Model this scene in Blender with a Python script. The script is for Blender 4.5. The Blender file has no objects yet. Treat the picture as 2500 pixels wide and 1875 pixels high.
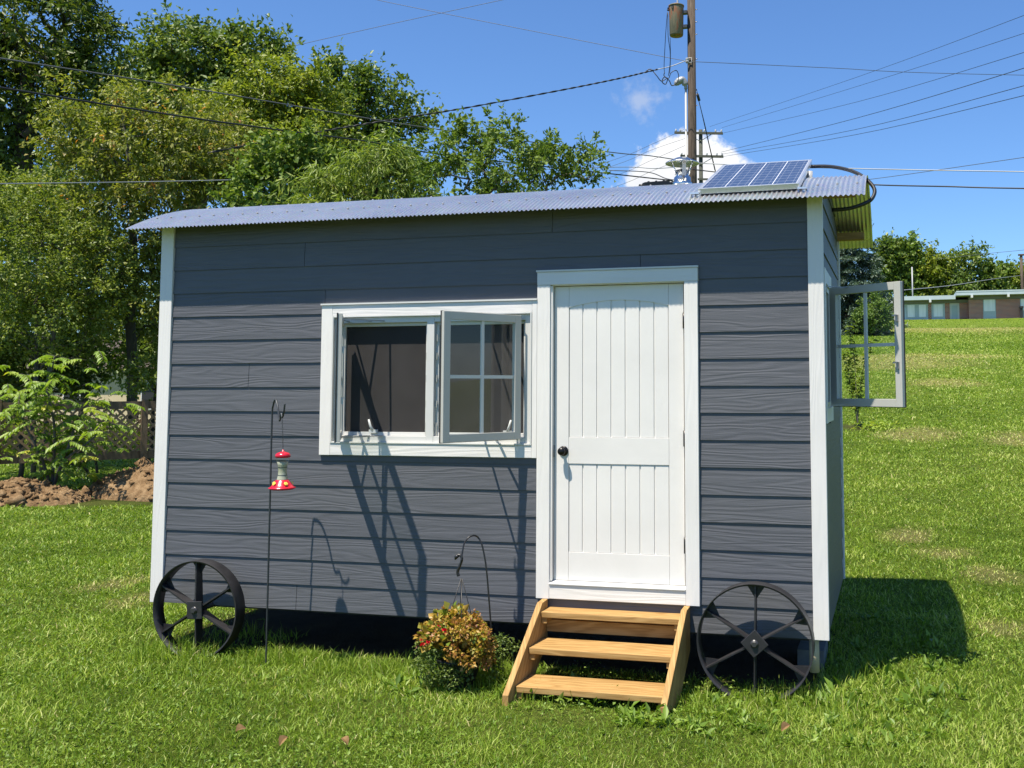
import bpy, math, random
import numpy as np
from mathutils import Vector, Matrix

random.seed(7)
RNG = np.random.default_rng(11)
SC = bpy.context.scene
COL = SC.collection
PI = math.pi

# ------------------------------------------------------------------ camera frame (metres; wall face is y=0, ground z=0)
CAM = np.array([2.935, -6.543, 1.926])
FPX, CXP, CYP = 2439.0, 1576.2, 759.6          # focal length and principal point on a 2500x1875 frame
def _rot(y, p, r):
    cy, sy, cp, sp, cr, sr = math.cos(y), math.sin(y), math.cos(p), math.sin(p), math.cos(r), math.sin(r)
    return (np.array([[cy, -sy, 0], [sy, cy, 0], [0, 0, 1.]]) @ np.array([[1., 0, 0], [0, cp, -sp], [0, sp, cp]])
            @ np.array([[cr, 0, sr], [0, 1., 0], [-sr, 0, cr]]))
RM = _rot(.2420, .0744, .0030)
def at(px, py, ax, v):
    """Survey helper: where the sight line of a measured point meets the plane axis=v."""
    d = RM @ np.array([(px - CXP) / FPX, 1, -(py - CYP) / FPX])
    return CAM + (v - CAM[ax]) / d[ax] * d
K = 2500 / 2212
def far(px, py, dist):
    d = RM @ np.array([(px * K - CXP) / FPX, 1, -(py * K - CYP) / FPX])
    return CAM + dist * d

# ------------------------------------------------------------------ materials
def new_mat(name):
    m = bpy.data.materials.new(name); m.use_nodes = True
    nt = m.node_tree; nt.nodes.clear()
    out = nt.nodes.new('ShaderNodeOutputMaterial')
    return m, nt, out
def N(nt, typ, **kw):
    n = nt.nodes.new(typ)
    for k, v in kw.items():
        if k in n.inputs.keys() if hasattr(n.inputs, 'keys') else False: n.inputs[k].default_value = v
        else: setattr(n, k, v)
    return n
def setin(n, **kw):
    for k, v in kw.items(): n.inputs[k.replace('_', ' ')].default_value = v
    return n
def coords(nt, scale=(1, 1, 1), loc=(0, 0, 0), rot=(0, 0, 0)):
    tc = nt.nodes.new('ShaderNodeTexCoord'); mp = nt.nodes.new('ShaderNodeMapping')
    mp.inputs['Scale'].default_value = scale; mp.inputs['Location'].default_value = loc; mp.inputs['Rotation'].default_value = rot
    nt.links.new(tc.outputs['Object'], mp.inputs['Vector'])
    return mp.outputs['Vector']
def noise(nt, vec, scale, detail=4, rough=.55, dist=0):
    n = nt.nodes.new('ShaderNodeTexNoise')
    n.inputs['Scale'].default_value = scale; n.inputs['Detail'].default_value = detail
    n.inputs['Roughness'].default_value = rough; n.inputs['Distortion'].default_value = dist
    if vec is not None: nt.links.new(vec, n.inputs['Vector'])
    return n.outputs['Fac']
def ramp(nt, fac, stops):
    r = nt.nodes.new('ShaderNodeValToRGB'); el = r.color_ramp.elements
    while len(el) < len(stops): el.new(.5)
    for e, (p, c) in zip(el, stops):
        e.position = p; e.color = (*c, 1) if len(c) == 3 else c
    nt.links.new(fac, r.inputs['Fac'])
    return r.outputs['Color']
def mixc(nt, fac, a, b, mode='MIX'):
    m = nt.nodes.new('ShaderNodeMix'); m.data_type = 'RGBA'; m.blend_type = mode
    for sock, v in ((m.inputs[0], fac), (m.inputs[6], a), (m.inputs[7], b)):
        if hasattr(v, 'is_linked'): nt.links.new(v, sock)
        else: sock.default_value = v if not isinstance(v, tuple) else (*v, 1) if len(v) == 3 else v
    return m.outputs[2]
def math_(nt, op, a, b=None, c=None):
    m = nt.nodes.new('ShaderNodeMath'); m.operation = op
    for i, v in enumerate((a, b, c)):
        if v is None: continue
        if hasattr(v, 'is_linked'): nt.links.new(v, m.inputs[i])
        else: m.inputs[i].default_value = v
    return m.outputs[0]
def attr(nt, name, out='Fac'):
    a = nt.nodes.new('ShaderNodeAttribute'); a.attribute_name = name
    return a.outputs[out]
def principled(nt, out, color, rough=.6, metal=0, spec=.5, bump=None, bstr=.3, bdist=.01, **kw):
    p = nt.nodes.new('ShaderNodeBsdfPrincipled')
    for sock, v in (('Base Color', color), ('Roughness', rough), ('Metallic', metal)):
        if hasattr(v, 'is_linked'): nt.links.new(v, p.inputs[sock])
        else: p.inputs[sock].default_value = (*v, 1) if isinstance(v, tuple) and len(v) == 3 else v
    p.inputs['Specular IOR Level'].default_value = spec
    for k, v in kw.items(): p.inputs[k.replace('_', ' ')].default_value = v
    if bump is not None:
        b = nt.nodes.new('ShaderNodeBump'); b.inputs['Strength'].default_value = bstr; b.inputs['Distance'].default_value = bdist
        nt.links.new(bump, b.inputs['Height']); nt.links.new(b.outputs[0], p.inputs['Normal'])
    nt.links.new(p.outputs[0], out.inputs['Surface'])
    return p
def simple(name, color, rough=.6, metal=0, spec=.5, nscale=0, namp=.12, bstr=0, bscale=60, stretch=(1, 1, 1)):
    m, nt, out = new_mat(name)
    c = color; bump = None
    v = coords(nt, stretch)
    if nscale:
        f = noise(nt, v, nscale, 5)
        lo = tuple(x * (1 - namp) for x in color); hi = tuple(min(1, x * (1 + namp)) for x in color)
        c = ramp(nt, f, [(.3, lo), (.7, hi)])
    if bstr: bump = noise(nt, v, bscale, 6)
    principled(nt, out, c, rough, metal, spec, bump, bstr)
    return m

def grain_mat(name, base, axis, amp=.1, rough=.55, bstr=.5, fine=1.0, fleck=None, spec=.4):
    """Embossed cedar grain running along `axis`; every board reads its own offset from the attribute 'board'."""
    m, nt, out = new_mat(name)
    tc = nt.nodes.new('ShaderNodeTexCoord')
    sep = nt.nodes.new('ShaderNodeSeparateXYZ'); nt.links.new(tc.outputs['Object'], sep.inputs[0])
    if axis == 'x': along, across, third = sep.outputs[0], sep.outputs[2], sep.outputs[1]
    elif axis == 'y': along, across, third = sep.outputs[1], sep.outputs[2], sep.outputs[0]
    else: along, across, third = sep.outputs[2], sep.outputs[0], sep.outputs[1]
    bd = attr(nt, 'board')
    comb = nt.nodes.new('ShaderNodeCombineXYZ')
    nt.links.new(math_(nt, 'MULTIPLY_ADD', along, .85, math_(nt, 'MULTIPLY', bd, 3.71)), comb.inputs[0])
    nt.links.new(math_(nt, 'MULTIPLY_ADD', across, 9.0, math_(nt, 'MULTIPLY', bd, 5.3)), comb.inputs[1])
    nt.links.new(math_(nt, 'MULTIPLY', third, 3), comb.inputs[2])
    n1 = noise(nt, comb.outputs[0], 1.0, 2, .5, .4)
    phase = math_(nt, 'ADD', math_(nt, 'MULTIPLY', n1, 44.0 * fine), math_(nt, 'MULTIPLY', across, 130.0 * fine))
    rings = math_(nt, 'SINE', phase)
    comb2 = nt.nodes.new('ShaderNodeCombineXYZ')
    nt.links.new(math_(nt, 'MULTIPLY', along, 9.0), comb2.inputs[0])
    nt.links.new(math_(nt, 'MULTIPLY', across, 230.0), comb2.inputs[1]); nt.links.new(bd, comb2.inputs[2])
    fib = noise(nt, comb2.outputs[0], 1.0, 3)
    mask = noise(nt, comb.outputs[0], .55, 1)
    h = math_(nt, 'ADD', math_(nt, 'MULTIPLY', rings, math_(nt, 'SMOOTH_MIN', mask, .5, .2)), math_(nt, 'MULTIPLY', fib, 1.2))
    lo = tuple(x * (1 - amp) for x in base); hi = tuple(min(.95, x * (1 + amp)) for x in base)
    nrm = math_(nt, 'MULTIPLY_ADD', h, .32, .35)
    c = ramp(nt, nrm, [(.2, lo), (.75, hi)])
    big = noise(nt, tc.outputs['Object'], 1.3, 4)
    c = mixc(nt, 1.0, c, ramp(nt, big, [(.3, (.9, .9, .9)), (.7, (1.0, 1.0, 1.0))]), 'MULTIPLY')
    c = mixc(nt, 1.0, c, ramp(nt, math_(nt, 'FRACT', math_(nt, 'MULTIPLY', bd, 7.77)), [(0, (.93, .93, .94)), (1, (1.0, 1.0, .99))]), 'MULTIPLY')
    if fleck:
        fl = noise(nt, comb2.outputs[0], 3.0, 2)
        c = mixc(nt, ramp(nt, fl, [(.66, (0, 0, 0)), (.72, (.5, .5, .5))]), c, fleck)
    principled(nt, out, c, rough, 0, spec, h, bstr, .0035)
    return m

M = {}
M['siding'] = grain_mat('slate_siding_paint', (.096, .099, .111), 'x', .06, .52, .36)
M['siding_side'] = grain_mat('slate_siding_paint_gable', (.096, .099, .111), 'y', .06, .52, .36)
M['trim_v'] = grain_mat('white_trim_vertical', (.76, .735, .70), 'z', .01, .5, .24)
M['trim_h'] = grain_mat('white_trim_horizontal', (.76, .735, .70), 'x', .01, .5, .2)
M['trim_y'] = grain_mat('white_trim_gable', (.76, .735, .70), 'y', .015, .5, .3)
M['door'] = simple('door_paint', (.70, .675, .64), .42, 0, .5, 2.2, .045, .06, 40)
M['vinyl'] = simple('window_vinyl', (.58, .575, .55), .35, 0, .5, 4, .03)
M['vinyl_grey'] = simple('window_sash_paint', (.43, .425, .39), .4, 0, .5, 4, .04)
M['gasket'] = simple('black_gasket', (.015, .015, .016), .6)
M['dark'] = simple('dark_interior', (.035, .032, .03), .9)
M['sheath'] = simple('sheathing', (.05, .05, .055), .9)
M['black'] = simple('black_wheel_paint', (.02, .019, .021), .48, .0, .5, 14, .35, .12, 90)
M['blackplastic'] = simple('black_plastic', (.013, .013, .014), .4)
M['steel'] = simple('bolt_steel', (.30, .30, .31), .35, .9, .5, 30, .15)
M['boltblack'] = simple('painted_bolt', (.05, .05, .052), .35, .3)
M['screwhead'] = simple('roof_screw_head', (.20, .21, .23), .8)
M['greypole'] = simple('grey_green_pole', (.075, .078, .062), .95, 0, .2, 12, .3)
M['bronze'] = simple('dark_bronze', (.022, .02, .02), .3, .7)
M['hook'] = simple('hook_iron', (.045, .05, .056), .45, .4, .5, 20, .2)
M['alu'] = simple('panel_aluminium', (.62, .64, .66), .32, .75, .5, 12, .04)
M['chrome'] = simple('stovepipe_steel', (.62, .63, .64), .12, 1.0)
M['capmetal'] = simple('cap_steel', (.55, .56, .55), .25, 1.0, .5, 9, .08)
M['white_pvc'] = simple('white_pvc', (.36, .36, .355), .4)
M['red'] = simple('red_plastic', (.50, .008, .03), .25, 0, .6, 8, .06)
M['yellow'] = simple('yellow_plastic', (.75, .55, .08), .4)
M['nectar'] = None
M['concrete'] = simple('concrete_block', (.16, .16, .15), .9, 0, .3, 12, .15, .3, 50)
M['bark'] = simple('bark', (.062, .052, .042), .95, 0, .2, 9, .35, .8, 26, (1, 1, .25))
M['barkgrey'] = simple('grey_bark', (.10, .092, .08), .95, 0, .2, 9, .3, .7, 26, (1, 1, .3))
M['twig'] = simple('twig', (.11, .10, .075), .9, 0, .2, 12, .25)
M['wire'] = simple('black_cable', (.012, .012, .014), .5)
M['wiregrey'] = simple('grey_cable', (.07, .075, .08), .55)
M['wirewhite'] = simple('bare_aluminium_cable', (.30, .31, .32), .5, .3)
M['ceramic'] = simple('insulator', (.45, .44, .43), .25)
M['oldwood'] = simple('weathered_fence_wood', (.155, .112, .07), .9, 0, .2, 7, .3, .5, 30, (3, 3, .6))
M['lattice'] = simple('tan_lattice_strips', (.30, .20, .115), .85, 0, .2, 6, .25)
M['cream'] = simple('cream_stucco', (.52, .43, .28), .9, 0, .3, 3, .08, .15, 70)
M['roofbrown'] = simple('brown_shingle', (.075, .06, .05), .9, 0, .3, 10, .3)
M['fascia'] = simple('grey_blue_fascia', (.40, .47, .50), .6, 0, .4, 2, .05)
M['soffit'] = simple('tan_soffit', (.17, .17, .15), .8, 0, .4, 2, .06)
M['housewin'] = simple('curtained_glass', (.78, .79, .80), .25, 0, .6, .8, .12, 0, 60, (6, 1, .4))
M['deadleaf'] = simple('dead_leaf', (.20, .12, .05), .85, 0, .3, 30, .3)
M['terracotta'] = simple('dark_pot', (.018, .018, .017), .55)

def make_lumber():
    m, nt, out = new_mat('treated_lumber')
    tc = nt.nodes.new('ShaderNodeTexCoord')
    sep = nt.nodes.new('ShaderNodeSeparateXYZ'); nt.links.new(tc.outputs['Object'], sep.inputs[0])
    bd = attr(nt, 'board'); st = attr(nt, 'upright')
    # boards lie along x; stringers run along the y-z slope
    alongs = math_(nt, 'SUBTRACT', sep.outputs[2], math_(nt, 'MULTIPLY', sep.outputs[1], -.7))
    acrs = math_(nt, 'MULTIPLY_ADD', sep.outputs[2], -.7, math_(nt, 'MULTIPLY_ADD', sep.outputs[1], 1.0, math_(nt, 'MULTIPLY', sep.outputs[0], 1.6)))
    accx = math_(nt, 'ADD', sep.outputs[1], math_(nt, 'MULTIPLY', sep.outputs[2], 1.0))
    mx = nt.nodes.new('ShaderNodeMix'); mx.data_type = 'FLOAT'
    nt.links.new(st, mx.inputs[0]); nt.links.new(sep.outputs[0], mx.inputs[2]); nt.links.new(alongs, mx.inputs[3])
    my = nt.nodes.new('ShaderNodeMix'); my.data_type = 'FLOAT'
    nt.links.new(st, my.inputs[0]); nt.links.new(accx, my.inputs[2]); nt.links.new(acrs, my.inputs[3])
    cb = nt.nodes.new('ShaderNodeCombineXYZ')
    nt.links.new(math_(nt, 'MULTIPLY_ADD', mx.outputs[0], 1.6, math_(nt, 'MULTIPLY', bd, 4.1)), cb.inputs[0])
    nt.links.new(math_(nt, 'MULTIPLY_ADD', my.outputs[0], 9, math_(nt, 'MULTIPLY', bd, 2.9)), cb.inputs[1])
    n1 = noise(nt, cb.outputs[0], 1, 2, .5, .5)
    ring = math_(nt, 'SINE', math_(nt, 'ADD', math_(nt, 'MULTIPLY', n1, 40), math_(nt, 'MULTIPLY', my.outputs[0], 110)))
    cb2 = nt.nodes.new('ShaderNodeCombineXYZ')
    nt.links.new(math_(nt, 'MULTIPLY', mx.outputs[0], 6), cb2.inputs[0]); nt.links.new(math_(nt, 'MULTIPLY', my.outputs[0], 180), cb2.inputs[1])
    fib = noise(nt, cb2.outputs[0], 1, 3)
    t = math_(nt, 'ADD', math_(nt, 'MULTIPLY', ring, .18), math_(nt, 'MULTIPLY', fib, .9))
    c = ramp(nt, t, [(.15, (.26, .145, .045)), (.5, (.37, .222, .078)), (.8, (.44, .285, .115))])
    kn = noise(nt, cb.outputs[0], 1.2, 3)
    c = mixc(nt, ramp(nt, kn, [(.62, (0, 0, 0)), (.75, (.5, .5, .5))]), c, (.30, .17, .06))
    principled(nt, out, c, .7, 0, .3, t, .35, .003)
    return m
M['lumber'] = make_lumber()

def make_galv():
    m, nt, out = new_mat('galvanised_sheet')
    v = coords(nt)
    vor = nt.nodes.new('ShaderNodeTexVoronoi'); vor.inputs['Scale'].default_value = 46; nt.links.new(v, vor.inputs['Vector'])
    f = noise(nt, v, 2.2, 5)
    c = ramp(nt, f, [(.3, (.66, .665, .66)), (.7, (.80, .805, .79))])
    c = mixc(nt, .18, c, vor.outputs['Color'], 'OVERLAY')
    r = math_(nt, 'MULTIPLY_ADD', noise(nt, v, 5, 4), .14, .22)
    principled(nt, out, c, r, .86, .5)
    return m
M['galv'] = make_galv()

def make_glass(name, refl=.9, tint=(.93, .96, .95)):
    m, nt, out = new_mat(name)
    t = nt.nodes.new('ShaderNodeBsdfTransparent'); t.inputs[0].default_value = (*tint, 1)
    g = nt.nodes.new('ShaderNodeBsdfGlossy'); g.inputs['Roughness'].default_value = .01
    fr = nt.nodes.new('ShaderNodeFresnel'); ge = nt.nodes.new('ShaderNodeNewGeometry')
    nt.links.new(math_(nt, 'MULTIPLY_ADD', ge.outputs['Backfacing'], 1 / 1.5 - 1.5, 1.5), fr.inputs['IOR'])
    mx = nt.nodes.new('ShaderNodeMixShader')
    nt.links.new(math_(nt, 'MULTIPLY', fr.outputs[0], refl), mx.inputs[0])
    nt.links.new(t.outputs[0], mx.inputs[1]); nt.links.new(g.outputs[0], mx.inputs[2]); nt.links.new(mx.outputs[0], out.inputs['Surface'])
    return m
M['glass'] = make_glass('window_glass', 1.0)
M['feederglass'] = make_glass('feeder_bottle', .8, (.95, .97, .95))

def make_screen():
    m, nt, out = new_mat('insect_screen')
    v = coords(nt)
    d = nt.nodes.new('ShaderNodeBsdfDiffuse')
    nt.links.new(ramp(nt, noise(nt, v, 5, 5), [(.3, (.050, .047, .046)), (.7, (.064, .060, .059))]), d.inputs[0])
    t = nt.nodes.new('ShaderNodeBsdfTransparent')
    mx = nt.nodes.new('ShaderNodeMixShader'); mx.inputs[0].default_value = .80
    nt.links.new(t.outputs[0], mx.inputs[1]); nt.links.new(d.outputs[0], mx.inputs[2]); nt.links.new(mx.outputs[0], out.inputs['Surface'])
    return m
M['screen'] = make_screen()
m, nt, out = new_mat('nectar'); principled(nt, out, (.42, .41, .30), .3, 0, .5); M['nectar'] = m

def make_cells():
    m, nt, out = new_mat('solar_cells')
    tc = nt.nodes.new('ShaderNodeTexCoord'); sep = nt.nodes.new('ShaderNodeSeparateXYZ')
    nt.links.new(tc.outputs['UV'], sep.inputs[0])
    def grid(s, n, w):
        f = math_(nt, 'FRACT', math_(nt, 'MULTIPLY', s, n))
        return math_(nt, 'LESS_THAN', math_(nt, 'ABSOLUTE', math_(nt, 'SUBTRACT', f, .5)), w)
    u, v = sep.outputs[0], sep.outputs[1]
    fu = math_(nt, 'FRACT', math_(nt, 'MULTIPLY', u, 4)); fv = math_(nt, 'FRACT', math_(nt, 'MULTIPLY', v, 9))
    eu = math_(nt, 'GREATER_THAN', math_(nt, 'ABSOLUTE', math_(nt, 'SUBTRACT', fu, .5)), .484)
    ev = math_(nt, 'GREATER_THAN', math_(nt, 'ABSOLUTE', math_(nt, 'SUBTRACT', fv, .5)), .475)
    bus = math_(nt, 'LESS_THAN', math_(nt, 'ABSOLUTE', math_(nt, 'SUBTRACT', math_(nt, 'FRACT', math_(nt, 'MULTIPLY', u, 12)), .5)), .03)
    vor = nt.nodes.new('ShaderNodeTexVoronoi'); vor.inputs['Scale'].default_value = 60
    nt.links.new(tc.outputs['Object'], vor.inputs['Vector'])
    base = ramp(nt, math_(nt, 'ADD', math_(nt, 'MULTIPLY', vor.outputs['Distance'], .5), noise(nt, tc.outputs['Object'], 60, 2)), [(.2, (.014, .022, .052)), (.9, (.045, .066, .125))])
    c = mixc(nt, math_(nt, 'MULTIPLY', ev, .8), base, (.33, .36, .42))
    c = mixc(nt, math_(nt, 'MULTIPLY', bus, .35), c, (.4, .42, .46))
    c = mixc(nt, eu, c, (.68, .69, .70))
    principled(nt, out, c, .22, 0, .25)
    return m
M['cells'] = make_cells()

def make_pole():
    m, nt, out = new_mat('creosote_pole')
    v = coords(nt, (1, 1, .06))
    f = noise(nt, v, 30, 6, .65)
    big = noise(nt, coords(nt, (1, 1, .5)), 1.8, 3)
    c = ramp(nt, f, [(.3, (.045, .034, .027)), (.55, (.115, .09, .07)), (.75, (.20, .165, .13))])
    c = mixc(nt, .5, c, ramp(nt, big, [(.35, (.5, .5, .5)), (.65, (1, .95, .9))]), 'MULTIPLY')
    principled(nt, out, c, .95, 0, .2, f, .9, .02)
    return m
M['pole'] = make_pole()
def make_transformer():
    m, nt, out = new_mat('rusty_transformer_paint')
    v = coords(nt, (1, 1, .22)); f = noise(nt, v, 9, 5, .6, .3)
    c = ramp(nt, f, [(.30, (.10, .10, .065)), (.5, (.17, .15, .09)), (.60, (.27, .10, .045)), (.72, (.20, .06, .025))])
    principled(nt, out, c, .6, .1, .4, noise(nt, v, 40, 4), .2)
    return m
M['transformer'] = make_transformer()
def make_brick():
    m, nt, out = new_mat('red_brick')
    v = coords(nt, (1, 1, 1), (0, 0, 0), (PI / 2, 0, 0))
    b = nt.nodes.new('ShaderNodeTexBrick')
    b.inputs['Color1'].default_value = (.42, .12, .075, 1); b.inputs['Color2'].default_value = (.20, .06, .05, 1); b.inputs['Mortar'].default_value = (.55, .46, .40, 1)
    b.inputs['Scale'].default_value = 1.0; b.inputs['Brick Width'].default_value = .36; b.inputs['Row Height'].default_value = .17; b.inputs['Mortar Size'].default_value = .022
    nt.links.new(v, b.inputs['Vector'])
    principled(nt, out, b.outputs['Color'], .9, 0, .2)
    return m
M['brick'] = make_brick()

def leaf_mat(name, stops, trans=.38, rough=.45, spec=.35):
    m, nt, out = new_mat(name)
    c = ramp(nt, attr(nt, 'tone'), stops)
    p = nt.nodes.new('ShaderNodeBsdfPrincipled'); nt.links.new(c, p.inputs['Base Color'])
    p.inputs['Roughness'].default_value = rough; p.inputs['Specular IOR Level'].default_value = spec
    t = nt.nodes.new('ShaderNodeBsdfTranslucent')
    nt.links.new(mixc(nt, 1.0, c, (1.25, 1.3, .55), 'MULTIPLY'), t.inputs[0])
    mx = nt.nodes.new('ShaderNodeMixShader'); mx.inputs[0].default_value = trans
    nt.links.new(p.outputs[0], mx.inputs[1]); nt.links.new(t.outputs[0], mx.inputs[2]); nt.links.new(mx.outputs[0], out.inputs['Surface'])
    return m
G = lambda r, g, b: (r, g, b)
M['leaf_olive'] = leaf_mat('olive_bronze_leaf', [(0, G(0.08448, 0.1173, 0.0138)), (.45, G(0.1954, 0.2295, 0.03588)), (.8, G(0.3274, 0.3213, 0.0897)), (.96, G(0.3907, 0.306, 0.1242)), (1, G(0.528, 0.204, 0.0414))])
M['leaf_fine'] = leaf_mat('fresh_green_leaf', [(0, G(0.08626, 0.1338, 0.01817)), (.5, G(0.1827, 0.2379, 0.03375)), (1, G(0.3247, 0.3568, 0.09735))])
M['leaf_dark'] = leaf_mat('dark_green_leaf', [(0, G(0.0418, 0.077, 0.011)), (.55, G(0.1045, 0.1485, 0.0198)), (1, G(0.22, 0.242, 0.044))], .3)
M['leaf_maple'] = leaf_mat('maple_leaf', [(0, G(0.05246, 0.09736, 0.01879)), (.55, G(0.1259, 0.1896, 0.02952)), (1, G(0.2518, 0.2972, 0.07381))], .3)
M['leaf_light'] = leaf_mat('yellow_green_leaf', [(0, G(0.1056, 0.1479, 0.01794)), (.55, G(0.2112, 0.2652, 0.03036)), (1, G(0.359, 0.3774, 0.0828))])
M['leaf_peach'] = leaf_mat('willowy_yellow_leaf', [(0, G(0.09, 0.144, 0.0168)), (.5, G(0.186, 0.258, 0.0384)), (1, G(0.336, 0.384, 0.09))])
M['leaf_lilac'] = leaf_mat('waxy_green_leaf', [(0, G(0.05175, 0.09775, 0.0161)), (.6, G(0.1207, 0.1898, 0.0276)), (1, G(0.23, 0.2875, 0.069))], .3, .55, .22)
M['leaf_walnut'] = leaf_mat('bright_compound_leaf', [(0, G(0.1148, 0.2025, 0.02295)), (.5, G(0.2025, 0.3105, 0.04016)), (.93, G(0.324, 0.405, 0.06885)), (1, G(0.513, 0.432, 0.0459))], .4)
M['leaf_spruce'] = leaf_mat('blue_spruce_needle', [(0, G(0.046, 0.0805, 0.05175)), (.6, G(0.1035, 0.1552, 0.115)), (1, G(0.2185, 0.2875, 0.23))], .1)
M['leaf_far'] = leaf_mat('distant_tree_leaf', [(0, G(0.0616, 0.1155, 0.02356)), (.55, G(0.1309, 0.2079, 0.03927)), (1, G(0.2464, 0.3234, 0.06545))], .3)
M['leaf_coleus'] = leaf_mat('coleus_leaf', [(0, G(.13, .19, .02)), (.25, G(.33, .27, .04)), (.5, G(.42, .255, .05)), (.75, G(.33, .15, .045)), (1, G(.16, .05, .03))], .3)
M['leaf_trail'] = leaf_mat('trailing_leaf', [(0, G(0.039, 0.078, 0.01326)), (.6, G(0.091, 0.143, 0.02431)), (1, G(0.195, 0.247, 0.05525))], .3)
M['petal'] = simple('red_petal', (.62, .01, .03), .5)
M['grass'] = leaf_mat('lawn_blade', [(0, G(.062, .125, .008)), (.35, G(.155, .255, .018)), (.7, G(.27, .375, .045)), (.92, G(.40, .46, .11)), (1, G(.54, .47, .22))], .35, .5, .3)
M['weed'] = leaf_mat('weed_leaf', [(0, G(.08, .15, .016)), (.6, G(.16, .26, .03)), (1, G(.27, .36, .07))], .35)

def make_ground():
    m, nt, out = new_mat('lawn_ground')
    v = coords(nt)
    fine = noise(nt, v, 26, 7, .75); mid = noise(nt, v, 2.6, 5, .6); big = noise(nt, v, .22, 4, .55)
    streak = noise(nt, coords(nt, (.35, 1.3, 1)), .35, 5, .6)
    g = ramp(nt, fine, [(.28, (.05, .085, .006)), (.5, (.13, .20, .014)), (.72, (.235, .31, .035))])
    g = mixc(nt, .75, g, ramp(nt, mid, [(.3, (.62, .66, .55)), (.7, (1.25, 1.18, 1.1))]), 'MULTIPLY')
    dry = ramp(nt, fine, [(.3, (.20, .165, .05)), (.7, (.40, .32, .14))])
    msk = ramp(nt, math_(nt, 'MULTIPLY_ADD', streak, .8, math_(nt, 'MULTIPLY', big, .35)), [(.63, (0, 0, 0)), (.74, (1, 1, 1))])
    yl = ramp(nt, noise(nt, coords(nt, (1, 2.2, 1), (7, 3, 0)), .12, 4), [(.5, (0, 0, 0)), (.75, (.35, .35, .35))])
    g = mixc(nt, yl, g, ramp(nt, fine, [(.3, (.075, .085, .014)), (.7, (.20, .19, .045))]))
    dryA = attr(nt, 'dry'); soil = attr(nt, 'soil')
    g = mixc(nt, math_(nt, 'MULTIPLY', dryA, math_(nt, 'MULTIPLY_ADD', fine, .9, .12)), g, dry)
    g = mixc(nt, math_(nt, 'MULTIPLY', msk, .22), g, dry)
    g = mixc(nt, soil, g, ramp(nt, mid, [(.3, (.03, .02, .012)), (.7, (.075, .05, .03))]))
    principled(nt, out, g, .95, 0, .15, fine, 1.0, .12)
    return m
M['ground'] = make_ground()
def make_soil():
    m, nt, out = new_mat('brown_soil')
    v = coords(nt); f = noise(nt, v, 7, 8, .7)
    c = ramp(nt, f, [(.3, (.105, .06, .028)), (.5, (.23, .145, .072)), (.72, (.38, .265, .15))])
    principled(nt, out, c, .95, 0, .15, f, 1.0, .10)
    return m
M['soil'] = make_soil()

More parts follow.
